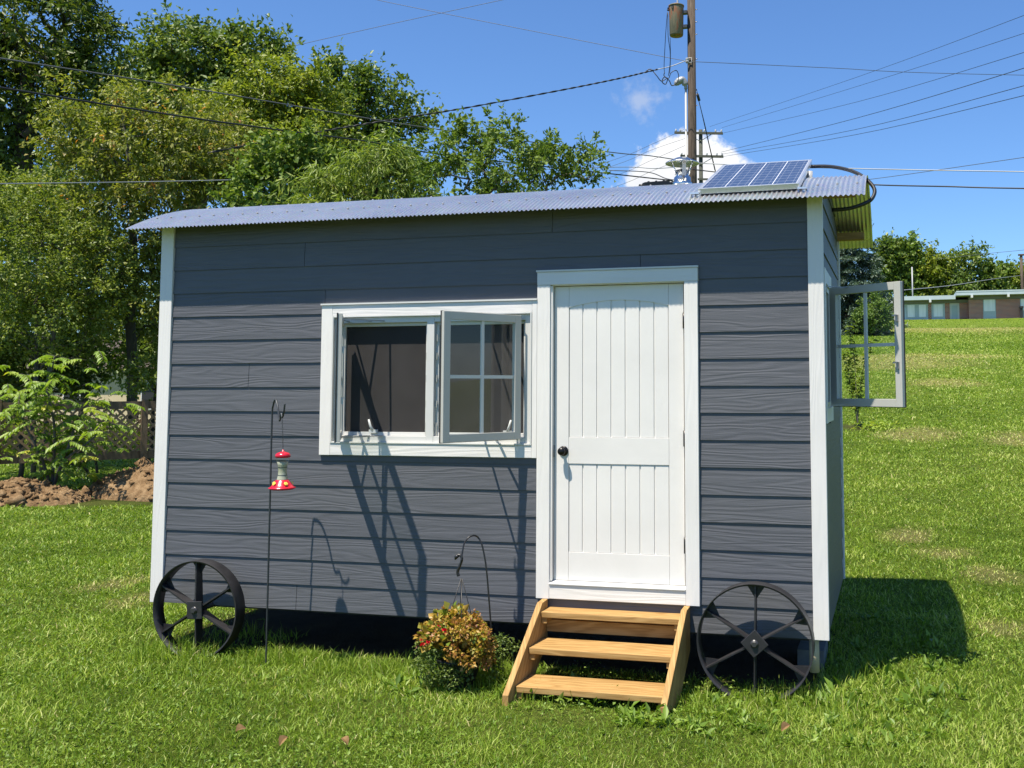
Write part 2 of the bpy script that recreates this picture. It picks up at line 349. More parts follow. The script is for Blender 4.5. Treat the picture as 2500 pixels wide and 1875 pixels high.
# ------------------------------------------------------------------ mesh builder
class MB:
    def __init__(s): s.v = []; s.f = []; s.m = []; s.b = []; s.u = []; s.sm = []; s.board = 0; s.up = 0; s.mi = 0; s.smooth = False
    def vert(s, p): s.v.append(tuple(float(q) for q in p)); s.b.append(s.board); s.u.append(s.up); return len(s.v) - 1
    def face(s, idx): s.f.append(tuple(idx)); s.m.append(s.mi); s.sm.append(s.smooth)
    def poly(s, pts): s.face([s.vert(p) for p in pts])
    def hexa(s, p):      # 8 corners: bottom 4 ccw, top 4 ccw
        i = [s.vert(q) for q in p]
        for a in ((3, 2, 1, 0), (4, 5, 6, 7), (0, 1, 5, 4), (1, 2, 6, 5), (2, 3, 7, 6), (3, 0, 4, 7)): s.face([i[k] for k in a])
    def box(s, x0, x1, y0, y1, z0, z1):
        s.hexa([(x0, y0, z0), (x1, y0, z0), (x1, y1, z0), (x0, y1, z0), (x0, y0, z1), (x1, y0, z1), (x1, y1, z1), (x0, y1, z1)])
    def obox(s, c, ax, ay, az):   # centre and half-axis vectors
        c, ax, ay, az = map(np.array, (c, ax, ay, az))
        s.hexa([c - ax - ay - az, c + ax - ay - az, c + ax + ay - az, c - ax + ay - az, c - ax - ay + az, c + ax - ay + az, c + ax + ay + az, c - ax + ay + az])
    def prism(s, pts, off):       # closed polygon extruded by vector off
        n = len(pts); off = np.array(off)
        a = [s.vert(p) for p in pts]; b = [s.vert(np.array(p) + off) for p in pts]
        s.face(a[::-1]); s.face(b)
        for i in range(n): s.face((a[i], a[(i + 1) % n], b[(i + 1) % n], b[i]))
    def tube(s, pts, r, n=8, cap=True):
        pts = [np.array(p, float) for p in pts]
        rr = r if hasattr(r, '__len__') else [r] * len(pts)
        sm = s.smooth; s.smooth = True
        rings = []; prev = None
        for i, p in enumerate(pts):
            t = pts[min(i + 1, len(pts) - 1)] - pts[max(i - 1, 0)]
            L = np.linalg.norm(t); t = t / L if L > 1e-9 else np.array([0, 0, 1.])
            if prev is None:
                a = np.array([0, 0, 1.]) if abs(t[2]) < .9 else np.array([1., 0, 0])
                u = np.cross(t, a)
            else: u = prev - t * np.dot(prev, t)
            u /= np.linalg.norm(u) + 1e-12; prev = u; w = np.cross(t, u)
            rings.append([s.vert(p + rr[i] * (math.cos(2 * PI * k / n) * u + math.sin(2 * PI * k / n) * w)) for k in range(n)])
        for a, b in zip(rings, rings[1:]):
            for k in range(n): s.face((a[k], a[(k + 1) % n], b[(k + 1) % n], b[k]))
        s.smooth = False
        if cap: s.face(rings[0][::-1]); s.face(rings[-1])
        s.smooth = sm
    def lathe(s, prof, c, n=24, axis='z', smooth=True):
        sm = s.smooth; s.smooth = smooth
        c = np.array(c, float)
        def P(r, h, a):
            x, y = r * math.cos(a), r * math.sin(a)
            return c + {'z': np.array([x, y, h]), 'y': np.array([x, h, y]), 'x': np.array([h, x, y])}[axis]
        rings = [[s.vert(P(max(r, 1e-4), h, 2 * PI * k / n)) for k in range(n)] for r, h in prof]
        for a, b in zip(rings, rings[1:]):
            for k in range(n): s.face((a[k], a[(k + 1) % n], b[(k + 1) % n], b[k]))
        s.smooth = sm
    def build(s, name, mats, parent=None, bevel=0, recalc=True):
        me = bpy.data.meshes.new(name)
        me.from_pydata(s.v, [], s.f)
        for q in (mats if isinstance(mats, list) else [mats]): me.materials.append(q)
        me.polygons.foreach_set('material_index', s.m)
        me.polygons.foreach_set('use_smooth', s.sm)
        for nm, dat in (('board', s.b), ('upright', s.u)):
            if any(dat):
                a = me.attributes.new(nm, 'FLOAT', 'POINT'); a.data.foreach_set('value', [float(q) for q in dat])
        me.update()
        if recalc:
            import bmesh
            bm = bmesh.new(); bm.from_mesh(me); bmesh.ops.recalc_face_normals(bm, faces=bm.faces); bm.to_mesh(me); bm.free()
        o = bpy.data.objects.new(name, me); COL.objects.link(o)
        if parent is not None: adopt(o, parent)
        if bevel:
            b = o.modifiers.new('bevel', 'BEVEL'); b.width = bevel; b.segments = 2; b.limit_method = 'ANGLE'; b.angle_limit = .7
        return o
def root_of(o):
    loc = Vector((0, 0, 0))
    while o is not None: loc += Vector(o.location) ; o = o.parent
    return loc
def adopt(o, parent):
    """Parent o while its vertices keep their world coordinates."""
    o.parent = parent
    L = Vector((0, 0, 0)); p = parent
    while p is not None:
        if p.type == 'EMPTY': L = Vector(p.location)
        p = p.parent
    o.matrix_parent_inverse = Matrix.Translation(-L) if parent.type == 'EMPTY' else Matrix.Identity(4)
def tag(o, label=None, cat=None, group=None, kind=None):
    if label: o['label'] = label
    if cat: o['category'] = cat
    if group: o['group'] = group
    if kind: o['kind'] = kind
    return o
def thing(name, loc, label, cat, group=None):
    o = bpy.data.objects.new(name, None); o.empty_display_size = .2; COL.objects.link(o); o.location = tuple(float(q) for q in loc)
    return tag(o, label, cat, group)
def copy_tree(o, parent=None):
    c = o.copy(); COL.objects.link(c)
    if parent is not None: c.parent = parent
    for ch in list(o.children): copy_tree(ch, c)
    return c
def fast_mesh(name, V, F3, F4, mat, attrs=None, parent=None, smooth=False, mats=None, midx=None):
    """numpy mesh: V (n,3), triangles F3, quads F4."""
    me = bpy.data.meshes.new(name)
    V = np.asarray(V, np.float32)
    F3 = np.asarray(F3, np.int32).reshape(-1, 3); F4 = np.asarray(F4, np.int32).reshape(-1, 4)
    me.vertices.add(len(V)); me.vertices.foreach_set('co', V.ravel())
    nl = F3.size + F4.size; me.loops.add(nl)
    me.loops.foreach_set('vertex_index', np.concatenate([F4.ravel(), F3.ravel()]))
    npoly = len(F3) + len(F4); me.polygons.add(npoly)
    starts = np.concatenate([np.arange(len(F4)) * 4, F4.size + np.arange(len(F3)) * 3]).astype(np.int32)
    me.polygons.foreach_set('loop_start', starts)
    me.update(calc_edges=True)
    me.validate()
    for q in (mats or [mat]): me.materials.append(q)
    if midx is not None: me.polygons.foreach_set('material_index', midx)
    if smooth: me.polygons.foreach_set('use_smooth', np.ones(npoly, bool))
    for k, a in (attrs or {}).items():
        at_ = me.attributes.new(k, 'FLOAT', 'POINT'); at_.data.foreach_set('value', np.asarray(a, np.float32))
    o = bpy.data.objects.new(name, me); COL.objects.link(o)
    if parent is not None: adopt(o, parent)
    return o

# ------------------------------------------------------------------ terrain
def sstep(a, b, x):
    t = np.clip((np.asarray(x, float) - a) / (b - a), 0, 1); return t * t * (3 - 2 * t)
def wob(x, y, s, seed=0.):
    return (np.sin(x * s + 1.7 * seed + 1.3 * np.sin(y * s * .7 + seed)) + np.sin(y * s * 1.13 + 2.1 * seed + 1.1 * np.sin(x * s * .83 + 2 * seed))) * .5
def height(x, y):
    x = np.asarray(x, float); y = np.asarray(y, float)
    s = np.clip(np.minimum(y, 141) - .3, 0, None)
    z = .0838 * s * s / (s + 6)
    z = z * sstep(-9, -1, x + .1 * y)
    z = z + .18 * wob(x, y, .11, 2) * sstep(20, 50, y) * sstep(-9, -1, x + .1 * y) + .35 * wob(x, y, .05, 5) * sstep(40, 80, y) * (1 - sstep(100, 130, y))
    return z + .022 * wob(x, y, 1.9, 1) * sstep(-1.2, -2, y) + .012 * wob(x, y, 3.1, 3)
DRY = [(far(2000, 708, 92), 6, 2.2), (far(2120, 715, 88), 7, 3.5), (far(1960, 785, 46), 3.6, 2.2), (far(2040, 777, 48), 3.0, 1.2), (far(2040, 822, 34), 1.6, .6), (far(2190, 912, 20), .9, .35), (far(1990, 880, 21), 1.0, .4),
       (far(1960, 1110, 11.5), .35, .16), (far(2150, 1220, 9.6), .3, .15), (far(2030, 1160, 10.6), .4, .10), (far(2170, 1410, 7.8), .2, .1), (far(240, 1290, 9.7), .3, .12), (far(300, 1330, 9), .3, .13)]
def dryness(x, y):
    d = np.zeros_like(np.asarray(x, float))
    for c, rx, ry in DRY:
        # centre found where the sight line meets the slope
        q = ((x - c[0]) / rx) ** 2 + ((y - c[1]) / (ry * 3.2)) ** 2
        d = np.maximum(d, np.clip(1.15 - q + .35 * wob(x, y, 2.2 / rx, 4), 0, 1))
    return d
def build_ground():
    ys = np.concatenate([np.linspace(-60, -8, 12), np.arange(-7.5, 6, .22), np.arange(6, 22, .5), np.arange(22, 70, 1.6), np.arange(70, 150, 2.5), np.geomspace(152, 1500, 14)])
    xs = np.concatenate([-np.geomspace(1500, 30, 14), np.arange(-28, -12, 1.0), np.arange(-12, 8, .22), np.arange(8, 40, 1.2), np.geomspace(42, 1500, 14)])
    X, Y = np.meshgrid(xs, ys)
    Z = height(X, Y)
    nx, ny = len(xs), len(ys)
    idx = np.arange(nx * ny).reshape(ny, nx)
    F4 = np.stack([idx[:-1, :-1], idx[:-1, 1:], idx[1:, 1:], idx[1:, :-1]], -1).reshape(-1, 4)
    x, y = X.ravel(), Y.ravel()
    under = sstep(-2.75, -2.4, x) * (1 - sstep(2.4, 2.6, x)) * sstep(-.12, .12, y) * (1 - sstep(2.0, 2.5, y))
    fence = (1 - sstep(-8.2, -7.0, x - .25 * (y - 7))) * sstep(6.6, 7.4, y) * (1 - sstep(8.5, 9.5, y)) * .45
    bed = np.clip(1.2 - ((x - BED[0]) / .55) ** 2 - ((y - BED[1]) / .8) ** 2, 0, 1)
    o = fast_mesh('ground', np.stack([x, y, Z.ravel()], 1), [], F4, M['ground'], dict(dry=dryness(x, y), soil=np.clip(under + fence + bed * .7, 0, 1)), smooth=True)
    tag(o, kind='structure')
def on_ground(px, py):
    d = RM @ np.array([(px * K - CXP) / FPX, 1, -(py * K - CYP) / FPX]); t = 3.0
    while t < 200 and CAM[2] + t * d[2] > float(height(CAM[0] + t * d[0], CAM[1] + t * d[1])): t += .02
    return CAM + t * d
BED = on_ground(1853, 922)
build_ground()

# ------------------------------------------------------------------ grass, weeds
def blades(n_try, rmin, rmax, rho, reject=True):
    a0, a1 = math.radians(62), math.radians(150)
    r = np.linspace(rmin, rmax, 4000); w = rho(r) * r; cdf = np.cumsum(w); cdf /= cdf[-1]
    tot = int(w.sum() * (r[1] - r[0]) * (a1 - a0))
    rr = np.interp(RNG.random(tot), cdf, r); aa = RNG.uniform(a0, a1, tot)
    return CAM[0] + rr * np.cos(aa), CAM[1] + rr * np.sin(aa), rr
def lawn_ok(x, y, margin=0):
    under = (x > -2.45) & (x < 2.42) & (y > .08) & (y < 2.0)
    hidden = (y > 3.6) & (x < 2.2 - (y - 2) * .26) & (x > -2.6 - (y - 2) * .62)
    beyond = (y > 7.3 + .25 * (x + 9)) & (y < 9) & (x < -5)
    bed = ((x - BED[0]) / .5) ** 2 + ((y - BED[1]) / .7) ** 2 < .8
    return ~(under | hidden | beyond | bed)
def blade_mesh(name, x, y, L, W, lean, tone, mat):
    n = len(x); z = height(x, y) - .008
    az = RNG.uniform(0, 2 * PI, n); la = RNG.uniform(0, 2 * PI, n)
    dx, dy = np.cos(az), np.sin(az)
    up = L * np.cos(lean); out = L * np.sin(lean)
    lx, ly = np.cos(la) * out, np.sin(la) * out
    base = np.stack([x, y, z], 1)
    side = np.stack([dx, dy, np.zeros(n)], 1) * (W / 2)[:, None]
    mid = base + np.stack([lx * .35, ly * .35, up * .62], 1)
    tip = base + np.stack([lx, ly, up], 1)
    V = np.stack([base - side, base + side, mid - side * .8, mid + side * .8, tip], 1).reshape(-1, 3)
    i = np.arange(n) * 5
    F4 = np.stack([i, i + 1, i + 3, i + 2], 1); F3 = np.stack([i + 2, i + 3, i + 4], 1)
    return fast_mesh(name, V, F3, F4, mat, dict(tone=np.repeat(tone, 5)))
def grow_lawn():
    x, y, r = blades(0, 3.2, 95, lambda r: 11500 * np.minimum(1, (5 / r) ** 1.85))
    x2, y2, r2 = blades(0, 50, 140, lambda r: 14 * np.minimum(1, (50 / r) ** 1.1)); x, y, r = np.concatenate([x, x2]), np.concatenate([y, y2]), np.concatenate([r, r2])
    keep = lawn_ok(x, y)
    d = dryness(x, y)
    keep &= RNG.random(len(x)) > d * .55
    x, y, r, d = x[keep], y[keep], r[keep], d[keep]
    patch = .5 + .5 * wob(x, y, 2.3, 1); patch2 = .5 + .5 * wob(x, y, 6.5, 6); p3 = .5 + .5 * wob(x, y, .7, 9)
    L = RNG.gamma(7, .0068, len(x)) * (.7 + .5 * patch * patch2 + .2 * p3) * (1 + np.clip(r - 12, 0, 60) * .012)
    W = np.maximum(RNG.uniform(.0026, .0052, len(x)), r * RNG.uniform(.0007, .0012, len(x)))
    lean = np.clip(RNG.normal(.95, .33, len(x)), .1, 1.45)
    tone = np.clip(.12 + .28 * patch2 + .22 * patch + .2 * p3 + RNG.normal(0, .24, len(x)) + .12 * wob(x, y, .33, 7), 0, .93)
    trod = ((x > .5) & (x < 1.75) & (y > -1.0) & (y < -.6)) | ((x > 1.6) & (x < 2.55) | (x > -2.45) & (x < -1.5)) & (y > -.5) & (y < .05); L[trod] *= .65
    straw = RNG.random(len(x)) < .035 + .75 * d
    tone[straw] = RNG.uniform(.9, 1, straw.sum())
    # unmown fringe along the wall, the wheels and the steps
    def fringe(n, x0, x1, y0, y1, l0, l1):
        return RNG.uniform(x0, x1, n), RNG.uniform(y0, y1, n), RNG.uniform(l0, l1, n)
    sets = [fringe(2600, -2.5, .2, -.34, -.02, .05, .15), fringe(500, -2.6, -1.5, -.5, -.1, .05, .13), fringe(1500, .1, .6, -.7, -.05, .05, .15), fringe(700, .64, 1.58, -.72, -.2, .04, .11),
            fringe(1300, 1.62, 2.75, -.55, -.02, .04, .12), fringe(900, 2.4, 3.1, -.4, 1.9, .05, .15), fringe(200, 1.3, 1.75, -1.0, -.7, .04, .08), fringe(150, .55, .8, -1.0, -.7, .04, .08), fringe(500, -2.5, -1.5, -.02, .5, .05, .15)]
    fx = np.concatenate([s[0] for s in sets]); fy = np.concatenate([s[1] for s in sets]); fl = np.concatenate([s[2] for s in sets])
    fl = fl * (.45 + .75 * np.clip(.5 + wob(fx, fy, 7.0, 2) + .5 * wob(fx, fy, 17, 5), 0, 1)); n = len(fx)
    x = np.concatenate([x, fx]); y = np.concatenate([y, fy]); L = np.concatenate([L, fl]); W = np.concatenate([W, RNG.uniform(.003, .0065, n)])
    lean = np.concatenate([lean, np.clip(RNG.normal(.6, .38, n), 0, 1.35)]); tone = np.concatenate([tone, np.clip(RNG.normal(.5, .22, n), 0, 1)])
    tag(blade_mesh('grass', x, y, L, W, lean, tone, M['grass']), 'mown green lawn grass with paler straw blades', 'grass', kind='stuff')
grow_lawn()

def leaf_geo(c, axis, nrm, L, W, fold=.25):
    """four-vertex folded leaves; c = leaf base (n,3)."""
    axis = axis / (np.linalg.norm(axis, axis=1, keepdims=True) + 1e-9)
    side = np.cross(axis, nrm); side /= (np.linalg.norm(side, axis=1, keepdims=True) + 1e-9)
    nn = np.cross(side, axis)
    L = np.asarray(L)[:, None]; W = np.asarray(W)[:, None]
    a = c; b = c + axis * L * .45 + side * W * .5 + nn * W * fold; d = c + axis * L * .45 - side * W * .5 + nn * W * fold; t = c + axis * L - nn * L * .08
    V = np.stack([a, b, t, d], 1).reshape(-1, 3)
    i = np.arange(len(c)) * 4
    F3 = np.concatenate([np.stack([i, i + 1, i + 2], 1), np.stack([i, i + 2, i + 3], 1)])
    return V, F3
def grow_weeds():
    cs = []
    def spots(n, x0, x1, y0, y1, s): 
        for _ in range(n): cs.append((random.uniform(x0, x1), random.uniform(y0, y1), s * random.uniform(.6, 1.25)))
    spots(110, 1.62, 3.2, -1.0, -.25, .055); spots(16, 1.38, 1.72, -.92, -.7, .08); spots(26, 2.45, 3.3, -.3, 1.9, .085); spots(14, .5, 1.5, -.65, -.15, .08)
    spots(20, -.3, .6, -.75, -.25, .07); spots(420, -2.5, 3.6, -2.4, -.5, .03); spots(120, -6, -1.6, -1.2, 3.5, .036); spots(60, 2.7, 5, -1, 4, .036)
    Cc, Ax, Nn, Ls, Ws, Tn = [], [], [], [], [], []
    for (x, y, s) in cs:
        k = random.randint(6, 12); t0 = random.gauss(.5, .2)
        for j in range(k):
            a = random.uniform(0, 2 * PI); el = random.uniform(.1, 1.35); q = abs(random.gauss(0, .6)) * s; b = random.uniform(0, 2 * PI)
            px_, py_ = x + q * math.cos(b), y + q * math.sin(b)
            ax = (math.cos(a) * math.cos(el), math.sin(a) * math.cos(el), math.sin(el))
            Cc.append((px_, py_, float(height(px_, py_)) + random.uniform(0, s * .5))); Ax.append(ax); Nn.append((-ax[0] * .5 + random.gauss(0, .35), -ax[1] * .5 + random.gauss(0, .35), 1))
            l = s * random.uniform(.4, 1.2); Ls.append(l); Ws.append(l * random.uniform(.28, .5)); Tn.append(min(1, max(0, t0 + random.gauss(0, .18))))
    V, F3 = leaf_geo(np.array(Cc), np.array(Ax), np.array(Nn), Ls, Ws)
    # clover and small leaves scattered through the turf
    x, y, r = blades(0, 3.3, 16, lambda r: 900 * np.minimum(1, (5 / r) ** 1.5))
    k = lawn_ok(x, y) & (wob(x, y, 1.7, 3) + .5 * wob(x, y, 4.1, 8) > .05) & (dryness(x, y) < .3)
    x, y = x[k], y[k]; n = len(x)
    c = np.stack([x, y, height(x, y) + RNG.uniform(.01, .055, n)], 1)
    ax = RNG.normal(0, 1, (n, 3)); ax[:, 2] = RNG.uniform(-.1, .6, n)
    nr = RNG.normal(0, .35, (n, 3)); nr[:, 2] = 1
    l = RNG.uniform(.012, .026, n)
    V2, F2 = leaf_geo(c, ax, nr, l, l * RNG.uniform(.5, .9, n))
    tone = np.concatenate([np.repeat(np.array(Tn), 4), np.repeat(np.clip(RNG.normal(.55, .25, n), 0, 1), 4)])
    o = fast_mesh('weeds', np.concatenate([V, V2]), np.concatenate([F3, F2 + len(V)]), [], M['weed'], dict(tone=tone))
    tag(o, 'broad leaved weeds and clover growing through the lawn', 'weeds', kind='stuff')
grow_weeds()

# ------------------------------------------------------------------ the tiny house
Z0, CS = .5, .178
def roof_z(y): return 3.445 - .2095 * (y - 1.035) ** 2
HOUSE = thing('tiny_house', (0, 1, 0), 'slate blue tiny house with lap siding, white trim and a curved corrugated metal roof', 'tiny house')

def subtract(iv, a, b):
    out = []
    for p, q in iv:
        if b <= p or a >= q: out.append((p, q)); continue
        if a > p: out.append((p, a))
        if b < q: out.append((b, q))
    return out
def front_siding():
    mb = MB()
    zs = [.32] + [Z0 + CS * k for k in range(15)]
    joints = {}
    for px, py in ((658, 550), (1193, 485), (1383, 566), (702, 640), (537, 812), (640, 1288)):
        p = at(px * K, py * K, 1, -.01); k = max(i for i, z in enumerate(zs) if z <= p[2]); joints.setdefault(k, []).append(float(p[0]))
    ops = [(.60, 1.64, .53, 2.67), (-1.07, .5549, 1.47, 2.48)]
    for i, zb in enumerate(zs):
        zt = zs[i + 1] if i + 1 < len(zs) else 3.205
        full = zt - zb
        iv = [(-2.403, 2.4115)]
        for j in joints.get(i, []): iv = subtract(iv, j - .0018, j + .0018)
        bands = []
        base = iv
        for (a, b, c, d) in ops:
            if c < zt and d > zb:
                base = subtract(base, a, b)
                if c > zb: bands += [(max(a, p), min(b, q), zb, c) for p, q in iv if q > a and p < b]
                if d < zt: bands += [(max(a, p), min(b, q), d, zt) for p, q in iv if q > a and p < b]
        pieces = [(p, q, zb, zt) for p, q in base] + bands
        for (p, q, z0, z1) in pieces:
            mb.board = i + 1 + (.37 if p > 0 and i in joints else 0)
            f = lambda z: -.0045 - .0088 * (zt - z) / full
            lip = min(z1 + (.012 if z1 == zt else 0), 3.21)
            mb.prism([(p, .002, z0), (p, f(z0), z0), (p, f(z1), z1), (p, .002, z1)], (q - p, 0, 0))
    return mb.build('front_siding', M['siding'], HOUSE)
front_siding()
def side_siding(sx, name, ops):
    mb = MB()
    zs = [.335 + .1653 * k for k in range(19)]
    zs = [z for z in zs if z < 3.42]
    for i, zb in enumerate(zs):
        zt = zb + .1653
        iv = [(.026, 2.045)]
        for (a, b, c, d) in ops:
            if c < zt - .02 and d > zb + .02: iv = subtract(iv, a, b)
        mb.board = i + 31 + (sx > 0) * 20
        for p, q in iv:
            n = 14 if zt > 3.1 else 1
            for k in range(n):
                y0, y1 = p + (q - p) * k / n, p + (q - p) * (k + 1) / n
                t0, t1 = min(zt, roof_z(y0) - .012), min(zt, roof_z(y1) - .012)
                if t0 <= zb or t1 <= zb: continue
                F = lambda z: sx * (2.4885 + .0045 + .0095 * (zt - z) / .1653)
                mb.hexa([(sx * 2.486, y0, zb), (F(zb), y0, zb), (F(zb), y1, zb), (sx * 2.486, y1, zb), (sx * 2.486, y0, t0), (F(t0), y0, t0), (F(t1), y1, t1), (sx * 2.486, y1, t1)])
    return mb.build(name, M['siding_side'], HOUSE)
SW = (.125, .625, 1.775, 2.60)      # side window opening: y0, y1, z0, z1
side_siding(1, 'gable_siding', [(SW[0] - .05, SW[1] + .05, SW[2] - .05, SW[3] + .05)])
side_siding(-1, 'gable_siding', [])
mb = MB()
for i in range(17):
    zb = .33 + .178 * i; mb.board = 80 + i
    mb.prism([(-2.405, 2.07, zb), (-2.405, 2.086, zb), (-2.405, 2.074, min(zb + .178, 3.2)), (-2.405, 2.07, min(zb + .178, 3.2))], (4.81, 0, 0))
mb.build('back_siding', M['siding'], HOUSE)

# structural shell behind the boards (dark inside)
mb = MB()
def wall_with_holes(axis, a0, a1, z0, z1, t0, t1, holes):
    cuts = sorted({a0, a1} | {h[0] for h in holes} | {h[1] for h in holes})
    for p, q in zip(cuts, cuts[1:]):
        iv = [(z0, z1)]
        for h in holes:
            if h[0] < q and h[1] > p: iv = subtract(iv, h[2], h[3])
        for c, d in iv:
            if axis == 'x': mb.box(p, q, t0, t1, c, d)
            else: mb.box(t0, t1, p, q, c, d)
wall_with_holes('x', -2.48, 2.48, .34, 3.19, .004, .09, [(.64, 1.60, .59, 2.635), (-1.025, .518, 1.52, 2.438)])
wall_with_holes('x', -2.48, 2.48, .34, 3.19, 1.98, 2.066, [])
wall_with_holes('y', .092, 1.978, .34, 3.22, 2.40, 2.484, [SW])
wall_with_holes('y', .092, 1.978, .34, 3.22, -2.484, -2.40, [])
mb.build('wall_frame', M['sheath'], HOUSE)
mb = MB(); mb.box(-2.39, 2.39, .095, 1.975, .40, .56); mb.build('floor', M['dark'], HOUSE)
mb = MB()
for y in (.35, 1.6): mb.box(-2.45, 2.45, y, y + .06, .22, .33)
for x in (-2.2, -1.2, -.2, .8, 1.8): mb.box(x, x + .05, .42, 1.59, .23, .32)
mb.build('trailer_frame', M['black'], HOUSE)
mb = MB(); mb.box(2.26, 2.44, .5, .9, -.05, .12); mb.build('concrete_block', M['concrete'], HOUSE)
mb = MB(); mb.tube([(2.41, .06, .33), (2.41, .06, .10)], .032, 14); mb.build('drain_pipe', M['cream'], HOUSE)

# corner boards
mb = MB(); 
def corner(x0, x1, y0, y1, b):
    m = MB(); m.board = b; m.box(x0, x1, y0, y1, .318, 3.19); m.build('corner_board', M['trim_v'], HOUSE, bevel=.003)
corner(-2.512, -2.4045, -.026, .024, 51); corner(2.413, 2.512, -.026, .024, 52); corner(2.4, 2.514, 2.047, 2.10, 53); corner(-2.514, -2.40, 2.047, 2.10, 54)

# corrugated roof
def build_roof():
    x0, x1, y0, y1 = -2.68, 2.79, -.22, 2.29
    pitch, amp = .0318, .0052
    nx = int((x1 - x0) / pitch * 8); xs = np.linspace(x0, x1, nx + 1); ys = np.linspace(y0, y1, 25)
    X, Y = np.meshgrid(xs, ys)
    sl = -2 * .2095 * (Y - 1.035); nl = np.sqrt(1 + sl * sl)
    wv = amp * np.cos(2 * PI * X / pitch)
    Vt = np.stack([X, Y - sl / nl * wv, roof_z(Y) + wv / nl], -1).reshape(-1, 3)
    idx = np.arange(X.size).reshape(X.shape)
    F4 = np.stack([idx[:-1, :-1], idx[:-1, 1:], idx[1:, 1:], idx[1:, :-1]], -1).reshape(-1, 4)
    m = MB()
    for y, st in ((.03, .127), (.62, .254), (1.45, .254), (2.04, .127)):
        x = x0 + .08
        while x < x1 - .03:
            xx = round(x / pitch) * pitch; z = roof_z(y) + amp
            m.lathe([(.0001, .007), (.0036, .0065), (.005, .0035), (.0075, .0015), (.0078, -.001)], (xx, y, z), 8); x += st
    nF = len(F4); F4 = np.concatenate([F4, np.array(m.f) + len(Vt)]); Vt = np.concatenate([Vt, np.array(m.v)])
    o = fast_mesh('roof', Vt, [], F4, None, parent=HOUSE, smooth=True, mats=[M['galv'], M['screwhead']], midx=(np.arange(len(F4)) >= nF).astype(np.int32))
    sd = o.modifiers.new('gauge', 'SOLIDIFY'); sd.thickness = .0012; sd.offset = -1; sd.use_rim = False
build_roof()
for y in (.0, 1.99):
    m = MB(); m.board = 61 + y
    m.box(2.44, 2.725, y, y + .085, roof_z(y) - .055 - (.012 if y < 1 else .05), roof_z(y) - .012 - (.0 if y < 1 else .03)); m.build('purlin', M['lumber'], HOUSE, bevel=.003)
m = MB(); m.box(-2.60, -2.44, .0, .085, roof_z(0) - .075, roof_z(0) - .012); m.build('purlin', M['lumber'], HOUSE)

# ---- door
def build_door():
    x0, x1, z0, z1, yf = .668, 1.577, .612, 2.612, .016
    m = MB()
    m.box(x0, x1, yf + .012, yf + .044, z0, z1)                       # core
    st = .102
    def slab(a, b, c, d): m.box(a, b, yf, yf + .0119, c, d)
    slab(x0, x0 + st, z0, z1); slab(x1 - st, x1, z0, z1)
    slab(x0 + st + .0015, x1 - st - .0015, z0, z0 + .19); slab(x0 + st + .0015, x1 - st - .0015, 1.396, 1.575)
    pts = [(x0 + st + .0015, yf, z1), (x0 + st + .0015, yf, z1 - .148)]
    n = 22; a, b = x0 + st, x1 - st
    for k in range(1, n): 
        t = k / n; pts.append((a + (b - a) * t, yf, z1 - .148 + .046 * (1 - (2 * t - 1) ** 2)))
    pts += [(x1 - st - .0015, yf, z1 - .148), (x1 - st - .0015, yf, z1)]
    m.prism(pts, (0, .0119, 0))
    w = (b - a) / 7
    for c, d in ((z0 + .192, 1.394), (1.577, z1 - .1)):
        for k in range(7):
            p, q = a + w * k + .0022, a + w * (k + 1) - .0022
            m.prism([(p, yf + .0122, c), (p + .0035, yf + .005, c), (q - .0035, yf + .005, c), (q, yf + .0122, c)], (0, 0, d - c))
    d = m.build('door', M['door'], HOUSE, bevel=.0012)
    k = MB(); c = (.735, yf, 1.481)
    k.lathe([(.0001, -.011), (.026, -.011), (.034, -.006), (.034, 0)], c, 28, 'y'); k.lathe([(.011, -.010), (.011, -.030), (.022, -.036), (.0275, -.050), (.024, -.062), (.010, -.0665), (.0001, -.067)], c, 28, 'y')
    k.build('door_knob', M['bronze'], d)
    k = MB(); k.box(x0 - .004, x0 + .001, yf - .0035, yf + .02, 1.44, 1.52); k.build('strike_plate', M['bronze'], d)
    for z in (2.36, 1.575, .875):
        h = MB(); h.tube([(x1 + .006, yf - .012, z - .052), (x1 + .006, yf - .012, z + .052)], .009, 10); h.box(x1 - .004, x1 + .012, yf - .003, yf + .004, z - .05, z + .05); h.build('hinge', M['bronze'], d)
    # casing boards
    for b, x0_, x1_ in ((71, .556, .650), (72, 1.592, 1.685)): c = MB(); c.board = b; c.box(x0_, x1_, -.034, -.0005, .492, 2.62); dc = c.build('door_casing', M['trim_v'], HOUSE, bevel=.003)
    for b, a_, y_, z_ in ((73, (.5555, 1.686), -.036, (2.621, 2.712)), (74, (.6505, 1.5915), -.033, (.494, .588))): c = MB(); c.board = b; c.box(*a_, y_, -.0005, *z_); c.build('door_casing', M['trim_h'], HOUSE, bevel=.003)
    c = MB(); c.box(.550, 1.690, -.044, -.0015, 2.7125, 2.724); c.build('head_flashing', M['vinyl'], dc)
    c = MB(); c.box(.645, x0 - .004, -.0215, .09, .612, 2.62); c.box(x1 + .013, 1.596, -.0215, .09, .612, 2.62); c.box(.645, 1.596, -.0215, .09, z1 + .004, 2.634)
    c.build('door_jamb', M['door'], HOUSE)
    c = MB(); c.prism([(.6505, -.042, .589), (.6505, .09, .592), (.6505, .09, .609), (.6505, .01, .609), (.6505, -.042, .597)], (.941, 0, 0)); c.build('threshold', M['vinyl'], HOUSE, bevel=.002)
    return d
build_door()

